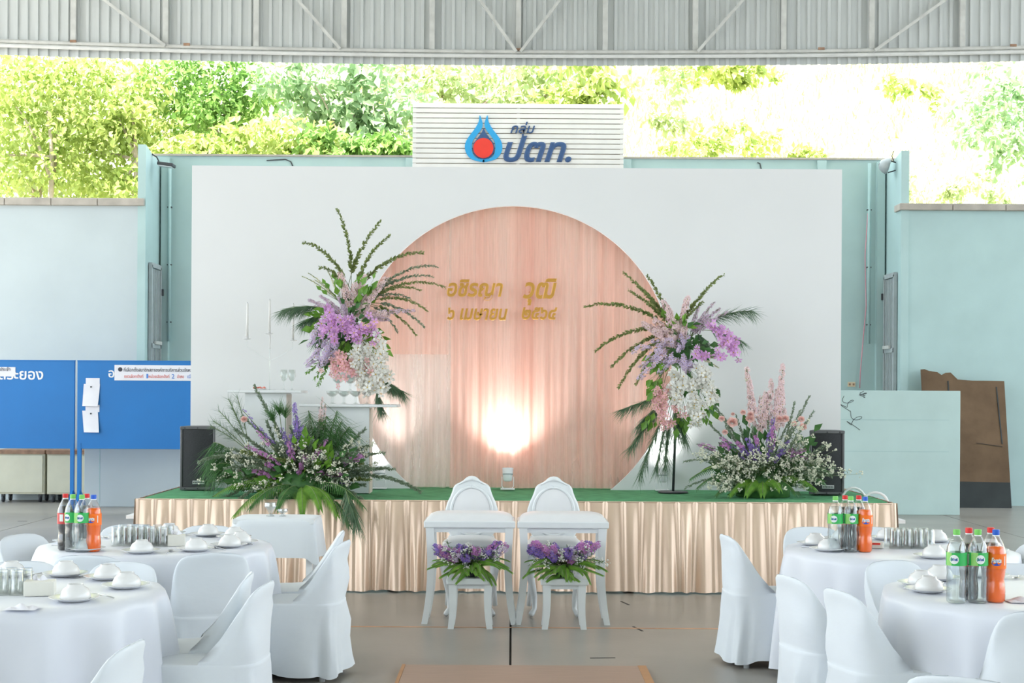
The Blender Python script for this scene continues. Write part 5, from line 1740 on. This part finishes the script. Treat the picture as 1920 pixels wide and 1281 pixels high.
for (ex, ey) in ((428, 748), (410, 770), (445, 745), (400, 790), (395, 800), (435, 765)):
    A.put('airy_twig', pine(arc(W(470, 850, YT, 0.1), W(ex, ey, YT, 0.1), 0.1), 90, 0.09, 0.1, 0.4, 0.0012))
for (ex, ey, n_) in ((552, 757, 70), (528, 802, 45), (560, 790, 60), (567, 800, 40), (655, 905, 30), (455, 770, 20), (545, 815, 40)):
    A.put('violet_spike', spike(arc(W(560, 900, YT), W(ex, ey, YT, -0.12), 0.05), 0.032, 0.014, n_, M_viol, 0.022, 0.5))
for (ex, ey) in ((461, 836), (498, 870), (466, 882), (484, 888), (500, 892), (612, 826), (682, 854), (562, 905), (573, 854), (560, 880), (606, 886), (640, 890), (486, 848), (541, 846), (600, 842), (672, 862), (508, 855), (565, 868), (634, 884), (480, 810), (540, 830)):
    A.put('magenta_spike', spike(arc(W(565, 915, YT, -0.1), W(ex, ey, YT, -0.22), 0.12), 0.028, 0.016, 26, M_mag, 0.021, 0.74))
for (cx_, cy_, dy) in ((541, 862, -0.25), (583, 872, -0.28), (642, 888, -0.3), (430, 878, -0.1), (510, 925, -0.35), (497, 915, -0.3), (515, 840, -0.1), (620, 870, -0.2), (660, 850, -0.1), (450, 855, -0.05), (440, 900, -0.2), (690, 845, 0), (560, 840, -0.1), (470, 860, -0.2), (600, 905, -0.3)):
    A.put('white_filler', buds(W(cx_, cy_, YT, dy), (0.17, 0.14, 0.14), 110, 0.008, M_bud, A.core))
for (ex, ey) in ((578, 770), (600, 785), (632, 770), (590, 800), (640, 790), (655, 800), (612, 780)):
    A.put('grass_plume', pine(arc(W(600, 890, YT), W(ex, ey, YT, 0.02), 0.1), 160, 0.26, 1.3, 0.55, 0.0016, M_leafD))
for (ex, ey) in ((523, 747), (535, 752), (510, 760)):
    A.put('papyrus_tuft', pine(arc(W(535, 860, YT), W(ex, ey + 20, YT, 0.0), 0.0), 110, 0.13, 0.1, 0.85, 0.0016, M_leafD))
for (ex, ey, dy) in ((400, 900, 0.1), (396, 925, 0), (408, 940, -0.1)):
    A.put('grass_plume', pine(arc(W(470, 900, YT), W(ex, ey - 70, YT, dy), 0.3), 200, 0.30, 1.5, 0.5, 0.0018, M_leafD))
for (ex, ey, dy, mm) in ((398, 932, -0.25, M_leafC), (440, 965, -0.66, M_leafC), (470, 950, -0.64, M_leafD), (567, 962, -0.66, M_leafC), (632, 965, -0.66, M_leafC), (600, 952, -0.66, M_leafC), (655, 985, -0.66, M_leafD), (680, 948, -0.62, M_leafD), (520, 952, -0.66, M_leafD)):
    A.put('palm_frond', palm(arc(W(565, 915, YT, -0.15), W(ex, ey, YT, dy), 0.30), 0.15, 50, mm, 0.011, 0.45))
for (cx_, cy_, n_) in ((575, 840, 14), (605, 875, 20), (460, 895, 18), (560, 930, 20), (630, 920, 20), (530, 880, 18), (505, 905, 16), (590, 900, 20), (650, 875, 14), (545, 905, 16)):
    A.put('green_leaf_cluster', broad(W(cx_, cy_, YT, -0.15), n_, 0.10, M_leafC if (cx_ % 2) else M_leafD, 0.05, A.core))
for (ex, ey, n_) in ((668, 1000, 260), (655, 975, 200)):
    A.put('pine_sprig', pine(arc(W(640, 915, YT, -0.3), W(ex, ey - 30, YT, -0.68), 0.25), n_, 0.24, 1.6, 0.45))
for (ex, ey) in ((604, 745), (600, 768), (610, 758)):
    A.put('pink_spike', spike(arc(W(598, 860, YT, 0.12), W(ex, ey, YT, 0.14), 0.0), 0.026, 0.010, 40, M_pinkf, 0.018, 0.55))
A.put('peach_rose', (rose(W(458, 787, YT, -0.05), 0.03), (M_rose, M_heart)))

# --- floor arrangement, right
YT = 12.55
A = Arr('floor arrangement with tall pink spikes, roses and white filler, right stage front', (P(1430, 928, YT).x, YT, ST + 0.008), W(1432, 915, YT), 'large stage flowers')
part('foam', MB().lathe([(0, 0), (0.24, 0), (0.24, 0.12), (0.14, 0.22), (0, 0.26)], 16), M_leafD, A.o)
for (bx, by, ex, ey, n_, mtop) in ((1412, 770, 1400, 690, 70, 0), (1408, 775, 1405, 715, 70, 1), (1458, 780, 1468, 684, 90, 0), (1440, 785, 1447, 712, 80, 1), (1468, 780, 1465, 715, 70, 1), (1430, 790, 1436, 735, 60, 1), (1455, 790, 1458, 730, 70, 1), (1425, 785, 1428, 745, 40, 1)):
    A.put('pink_delphinium', spike(np.concatenate([arc(A.core, W(bx, by, YT, 0.05), 0, 0, 6), arc(W(bx, by, YT, 0.05), W(ex, ey, YT, 0.05), 0, 0, 8)[1:]]), 0.052, 0.016, int(n_ * 1.3), M_pinkf, 0.030, 0.58))
    A.put('delphinium_tip', spike(arc(W(ex, ey + 24, YT, 0.05), W(ex, ey, YT, 0.05), 0), 0.014, 0.004, 18, M_crm, 0.010, 0.0))
for (cx_, cy_, r_) in ((1373, 793, 11), (1406, 786, 9), (1407, 778, 7), (1353, 786, 6.5), (1393, 774, 6), (1461, 787, 8), (1472, 786, 8), (1502, 787, 7), (1505, 801, 8), (1359, 811, 6), (1488, 795, 6), (1374, 777, 4)):
    A.put('rose', (rose(W(cx_, cy_, YT, -0.12), r_ / 225.0), (M_rose, M_heart)))
for (ex, ey, n_) in ((1451, 782, 40), (1400, 822, 50), (1479, 828, 45), (1408, 834, 40), (1472, 845, 30), (1363, 830, 25), (1390, 840, 30), (1450, 835, 30), (1420, 835, 30)):
    A.put('violet_spike', spike(arc(W(1430, 890, YT, -0.1), W(ex, ey, YT, -0.18), 0.05), 0.032, 0.014, n_, M_viol, 0.021, 0.5))
for (ex, ey) in ((1451, 800), (1452, 815), (1417, 818), (1351, 822), (1350, 832), (1526, 855), (1510, 843), (1490, 842), (1380, 828), (1498, 850), (1311, 833), (1452, 826)):
    A.put('magenta_spike', spike(arc(W(1430, 890, YT, -0.1), W(ex, ey, YT, -0.18), 0.1), 0.026, 0.014, 26, M_mag, 0.020, 0.76))
for (ex, ey, dy, lf) in ((1517, 744, 0.05, 0), (1526, 772, 0, 0.05), (1339, 760, 0.05, 0.1), (1283, 866, -0.1, 0.2), (1552, 833, -0.1, 0.1), (1566, 878, -0.1, 0.15), (1308, 833, 0, 0.1), (1345, 770, 0, 0), (1490, 755, 0.05, 0), (1330, 795, 0, 0.05), (1380, 780, -0.05, 0), (1500, 770, 0, 0), (1360, 800, -0.1, 0), (1440, 790, -0.1, 0), (1480, 790, -0.1, 0), (1285, 915, -0.1, 0.2), (1340, 850, -0.1, 0.1), (1540, 860, -0.1, 0.1), (1410, 800, -0.1, 0), (1390, 815, -0.1, 0)):
    A.put('foliage_branch', leafy(arc(A.root(0.05), W(ex, ey, YT, dy), lf, 0, 16), 0.036, 0.014, 260, M_leafB, 0.35, 0.8))
fil = []
for (cx_, cy_) in ((1340, 865), (1365, 875), (1395, 870), (1350, 890), (1380, 895), (1410, 885), (1360, 905), (1345, 915), (1375, 910), (1500, 880), (1525, 880), (1480, 890), (1510, 900), (1550, 870), (1535, 890), (1460, 870), (1440, 860), (1420, 850), (1480, 860), (1500, 860), (1545, 845), (1320, 845), (1335, 850), (1430, 880), (1450, 845), (1510, 825), (1490, 815), (1520, 870), (1405, 855), (1385, 855), (1560, 878), (1465, 900)):
    A.put('white_filler', buds(W(cx_, cy_, YT, -0.18 - 0.1 * rng.random()), (0.14, 0.12, 0.13), 72, 0.0085, M_bud, A.core))
for (ex, ey, dy, mm) in ((1297, 896, -0.15, M_leafD), (1310, 912, -0.2, M_leafD), (1370, 925, -0.32, M_leafC), (1400, 925, -0.36, M_leafC), (1430, 925, -0.36, M_leafC), (1462, 915, -0.38, M_leafC), (1490, 922, -0.36, M_leafD), (1528, 915, -0.25, M_leafC), (1555, 885, -0.1, M_leafD), (1345, 925, -0.2, M_leafD), (1545, 905, -0.15, M_leafD), (1320, 880, -0.1, M_leafC)):
    A.put('palm_frond', palm(arc(W(1430, 905, YT, -0.08), W(ex, ey, YT, dy), 0.36), 0.13, 48, mm, 0.010, 0.5))
for (cx_, cy_, n_) in ((1430, 900, 22), (1400, 900, 20), (1460, 890, 20), (1380, 880, 18), (1500, 900, 18), (1350, 870, 14), (1440, 850, 16), (1480, 870, 14), (1410, 830, 14), (1370, 850, 14), (1510, 840, 12)):
    A.put('green_leaf_cluster', broad(W(cx_, cy_, YT, -0.05), n_, 0.09, M_leafD, 0.05, A.core))

# --- two bowls on the little stools
for (xs_, lab) in ((-0.284, 'low purple flower bowl with fern on the left small stool'), (0.377, 'low purple flower bowl with fern on the right small stool')):
    Yb = 10.08
    A = Arr(lab, (xs_, Yb, 0.358), (xs_, Yb, 0.43), 'stool flower bowls')
    part('bowl', MB().lathe([(0, 0), (0.05, 0), (0.062, 0.03), (0.066, 0.06), (0.06, 0.06), (0, 0.05)], 18), M_dark, A.o)
    rr = random.Random(int(xs_ * 100))
    for k_ in range(34):
        t_ = rr.uniform(-0.26, 0.26) if k_ > 15 else -0.26 + 0.52 * (k_ + 0.5) / 16
        yy = rr.uniform(-0.11, 0.08)
        z_ = 0.50 + rr.uniform(-0.02, 0.07) + 0.06 * abs(t_ / 0.26) ** 1.5 * rr.uniform(0.3, 1.1)
        mm = (M_viol, M_mag, M_viol, M_mag, M_lilac, M_viol)[k_ % 6]
        A.put('violet_spike' if mm is M_viol else 'magenta_spike', spike(arc(A.root(0.015), (xs_ + t_ * 1.04, Yb + yy - 0.02, z_ + 0.015), 0.03), 0.034, 0.020, 34, mm, 0.024, 0.66))
    for k_ in range(8):
        t_ = -0.22 + 0.44 * k_ / 7 + rr.uniform(-0.03, 0.03)
        A.put('white_filler', buds((xs_ + t_, Yb - 0.10 + rr.uniform(-0.03, 0.05), 0.49 + rr.uniform(-0.03, 0.08)), (0.06, 0.05, 0.06), 34, 0.006, M_wht, A.core))
    for k_ in range(22):
        t_ = -0.29 + 0.58 * k_ / 21
        A.put('fern_frond', palm(arc(A.root(0.02), (xs_ + t_, Yb - 0.13 - 0.06 * rr.random(), 0.42 - 0.10 * rr.random() + 0.05 * (abs(t_) > 0.2)), rr.uniform(0.1, 0.4), rr.uniform(-0.2, 0.2)), 0.050, 90, M_leafC, 0.006, rr.uniform(0.1, 0.6)))
    for k_ in range(10):
        t_ = -0.27 + 0.54 * k_ / 9
        A.put('fern_frond', palm(arc(A.root(0.02), (xs_ + t_, Yb + rr.uniform(-0.1, 0.1), 0.46), 0.2), 0.042, 36, M_leafC, 0.010, 0.2))

# ------------------------------------------------------------------ trees and brush on the hillside
M_bark = mat('pale_bark', (0.40, 0.32, 0.26), rough=0.9, var=0.25, scale=6, bump=0.3)
M_tl = [mat('fresh_tree_leaf', (0.30, 0.42, 0.09), rough=0.45, col2=(0.56, 0.62, 0.22), scale=1.2, trans=0.4),
        mat('deep_tree_leaf', (0.13, 0.30, 0.06), rough=0.45, col2=(0.30, 0.46, 0.12), scale=1.2, trans=0.4),
        mat('pale_tree_leaf', (0.34, 0.46, 0.20), rough=0.5, col2=(0.58, 0.62, 0.34), scale=1.2, trans=0.4),
        mat('bluish_tree_leaf', (0.24, 0.40, 0.20), rough=0.45, col2=(0.46, 0.58, 0.34), scale=1.0, trans=0.4)]


def tree(name, label, x, y, top, clumps, n, size, mi, trunk=0.10, lean=0.3, group='trees behind the wall', seed=0):
    rr = np.random.default_rng(seed + 11)
    z0_ = hill_z(x, y) - 0.15
    o = thing(name, label, 'tree' if trunk else 'bush', (x, y, z0_), 0, group)
    O_ = np.array((x, y, z0_))
    cl = []
    for (cx_, cy_, cz_, rx, ry, rz_) in clumps:
        cl.append((np.array((cx_, cy_, cz_)), np.array((rx, ry, rz_))))
    if trunk:
        tp = np.array((x + lean, y, top - 0.6))
        pth = arc(O_, tp, 0.0, 0.12 * (1 if lean > 0 else -1), 10)
        part('trunk', MB().tube([tuple(q) for q in pth], [trunk * (1 - 0.07 * k_) for k_ in range(10)], 8), M_bark, o, O_)
        for (c_, r_) in cl:
            s_ = pth[int(rr.integers(3, 8))]
            part('branch', MB().tube([tuple(q) for q in arc(s_, c_, 0.12, 0.05, 8)], [trunk * 0.5 * (1 - 0.1 * k_) for k_ in range(8)], 6), M_bark, o, O_)
    m = MB()
    tot = sum(np.prod(r_) ** (2 / 3) for _, r_ in cl)
    for (c_, r_) in cl:
        k_ = max(30, int(0.72 * n * np.prod(r_) ** (2 / 3) / tot))
        ns_ = max(6, k_ // 26)
        d0 = unit(rr.normal(size=(ns_, 3)))
        tw = c_ + d0 * r_ * (0.25 + 0.85 * rr.random((ns_, 1)) ** 0.6)
        own = rr.integers(0, ns_, k_)
        d = unit(rr.normal(size=(k_, 3)) + d0[own] * 0.5)
        pos = tw[own] + rr.normal(size=(k_, 3)) * np.array([1, 1, 0.7]) * min(r_.min() * 0.30, 0.22)
        fr = frames_y(d * 0.6 + np.array([0, -0.2, -0.5]) + rr.normal(size=(k_, 3)) * 0.5, rr.normal(size=(k_, 3)) * 0.5 + np.array([-0.2, -0.5, 0.8]))
        s_ = size * (0.6 + 0.8 * rr.random(k_))
        m.scatter(LEAF_V, LEAF_F, pos, fr, np.stack([s_ * 0.62, s_, s_], 1), 0, False)
    part('crown', m, M_tl[mi], o, O_, kind='stuff')
    return o


def blob(px, py, Y, rx, rz_, ry=None):
    q = P(px, py, Y)
    k_ = Y / F
    return (q.x, Y, q.z, rx * k_, (ry or rx * 0.7) * k_, rz_ * k_)


def ptree(name, label, tx, Y, blobs, n, size, mi, trunk=0.10, lean=0.3, seed=0, top_y=150):
    q = P(tx, 380, Y)
    tree(name, label, q.x, Y, P(tx, top_y, Y).z, [blob(*b) if len(b) == 5 else blob(*b) for b in blobs], n, size, mi, trunk, lean, seed=seed)


ptree('leafy_tree', 'thin forked tree with pale trunk at the far left edge', 40, 27.5, [(30, 200, 27.5, 120, 90), (110, 150, 28, 110, 80), (-30, 300, 27.5, 90, 80), (90, 320, 28, 90, 60)], 5200, 0.14, 0, 0.085, 0.5, 1)
ptree('leafy_tree', 'thin leaning tree left of the recess pier', 190, 28, [(200, 190, 28, 120, 90), (150, 290, 28.3, 90, 80), (250, 260, 28, 80, 90), (230, 350, 28, 70, 50)], 5200, 0.14, 0, 0.08, 0.6, 2)
ptree('leafy_tree', 'thin reddish trunked tree between the two leaning trees at the left', 95, 30, [(90, 230, 30, 130, 110), (170, 330, 30, 110, 70), (10, 350, 30, 100, 60)], 4200, 0.18, 2, 0.09, -0.3, 3)
ptree('leafy_tree', 'dense deep green creeper covered tree above the left end of the backdrop', 410, 28.5, [(410, 160, 28.5, 90, 80), (390, 215, 28.2, 70, 60), (450, 190, 28.5, 70, 60), (330, 190, 28.8, 80, 90)], 5600, 0.13, 1, 0.10, 0.1, 4)
ptree('leafy_tree', 'round leaved bluish green tree left of the slatted sign', 640, 27.5, [(590, 160, 27.5, 100, 60), (700, 190, 27.5, 90, 80), (720, 270, 27.5, 70, 60), (640, 230, 27.8, 80, 60)], 3000, 0.21, 3, 0.08, 0.2, 5)
ptree('leafy_tree', 'tall pale tree behind the slatted sign', 820, 33, [(820, 150, 33, 120, 50), (950, 170, 33, 140, 60), (900, 230, 33, 120, 60), (1050, 160, 33, 110, 60), (750, 160, 33.4, 100, 70)], 4600, 0.20, 2, 0.13, 0.1, 6)
ptree('leafy_tree', 'bright yellow green tree right of the slatted sign top', 1090, 31, [(1090, 150, 31, 70, 50), (1060, 210, 31, 70, 40), (1120, 190, 31, 50, 40)], 1500, 0.22, 0, 0.07, 0.2, 7)
ptree('leafy_tree', 'pale sparse tree filling the gap behind the left trees', 290, 34, [(280, 180, 34, 170, 120), (480, 240, 34, 150, 80), (120, 200, 34.5, 170, 120), (560, 160, 34, 120, 70)], 5200, 0.22, 2, 0.12, 0.3, 8)
for k_, (px, py, Y, rx, rz_, n_, sz, mi, lab) in enumerate((
        (520, 270, 26.6, 120, 38, 2600, 0.16, 0, 'bright green bush above the left half of the backdrop'),
        (650, 280, 26.4, 110, 30, 2000, 0.16, 1, 'deep green bush against the left side of the slatted sign'),
        (370, 285, 26.8, 80, 28, 1400, 0.15, 0, 'small green bush beside the recess pier'),
        (730, 285, 26.4, 60, 26, 1100, 0.18, 1, 'dark leafy bush just left of the slatted sign'),
        (1340, 130, 36, 110, 26, 1300, 0.20, 0, 'green bush high on the right slope under the eaves'),
        (1390, 250, 31, 80, 34, 420, 0.16, 0, 'sparse bush on the dry slope above the backdrop'),
        (1510, 285, 27.5, 40, 14, 260, 0.14, 0, 'small bush peeping over the wall above the backdrop right'),
        (1850, 180, 30, 100, 70, 1000, 0.18, 3, 'loose green bush at the upper right edge'),
        (1880, 260, 29, 80, 60, 800, 0.17, 3, 'loose green bush at the right edge above the wall'),
        (1780, 350, 28, 130, 30, 900, 0.14, 2, 'dry pale brush above the right wall'),
        (1710, 160, 33, 60, 30, 300, 0.18, 0, 'thin bush on the middle of the right slope'),
        (1310, 280, 28.5, 70, 30, 500, 0.15, 0, 'sparse bush over the wall right of the slatted sign'),
        (1230, 180, 33, 80, 60, 500, 0.20, 2, 'pale thin shrub right of the slatted sign'))):
    q = P(px, py, Y)
    tree('hill_bush', lab, q.x, Y, q.z, [blob(px, py, Y, rx, rz_, rx * 0.6), blob(px + rx * 0.4, py + rz_ * 0.5, Y, rx * 0.6, rz_ * 0.8, rx * 0.5)], n_, sz, mi, 0.0, 0, 'bushes on the hillside', 30 + k_)

# dry grass tufts on the slope
m = MB()
n_ = 26000
xs = nrng.uniform(-3, 16, n_)
ys = nrng.uniform(26, 46, n_)
zs = np.array([hill_z(a_, b_) for a_, b_ in zip(xs, ys)])
pos = np.stack([xs, ys, zs - 0.03], 1)
fr = frames_y(np.array([0, 0, 1.0]) + nrng.normal(size=(n_, 3)) * 0.35)
m.scatter(NEED_V, NEED_F, pos, fr, np.stack([np.full(n_, 0.06), nrng.uniform(0.3, 0.8, n_), np.full(n_, 0.6)], 1), 0, False)
M_tuft = mat('dry_grass_blade', (0.50, 0.50, 0.26), rough=0.8, col2=(0.75, 0.72, 0.45), scale=0.7, trans=0.3)
o = part('slope_grass', m, M_tuft, kind='stuff')
o['label'] = 'tall dry pale grass covering the sunlit slope behind the walls'
o['category'] = 'grass'
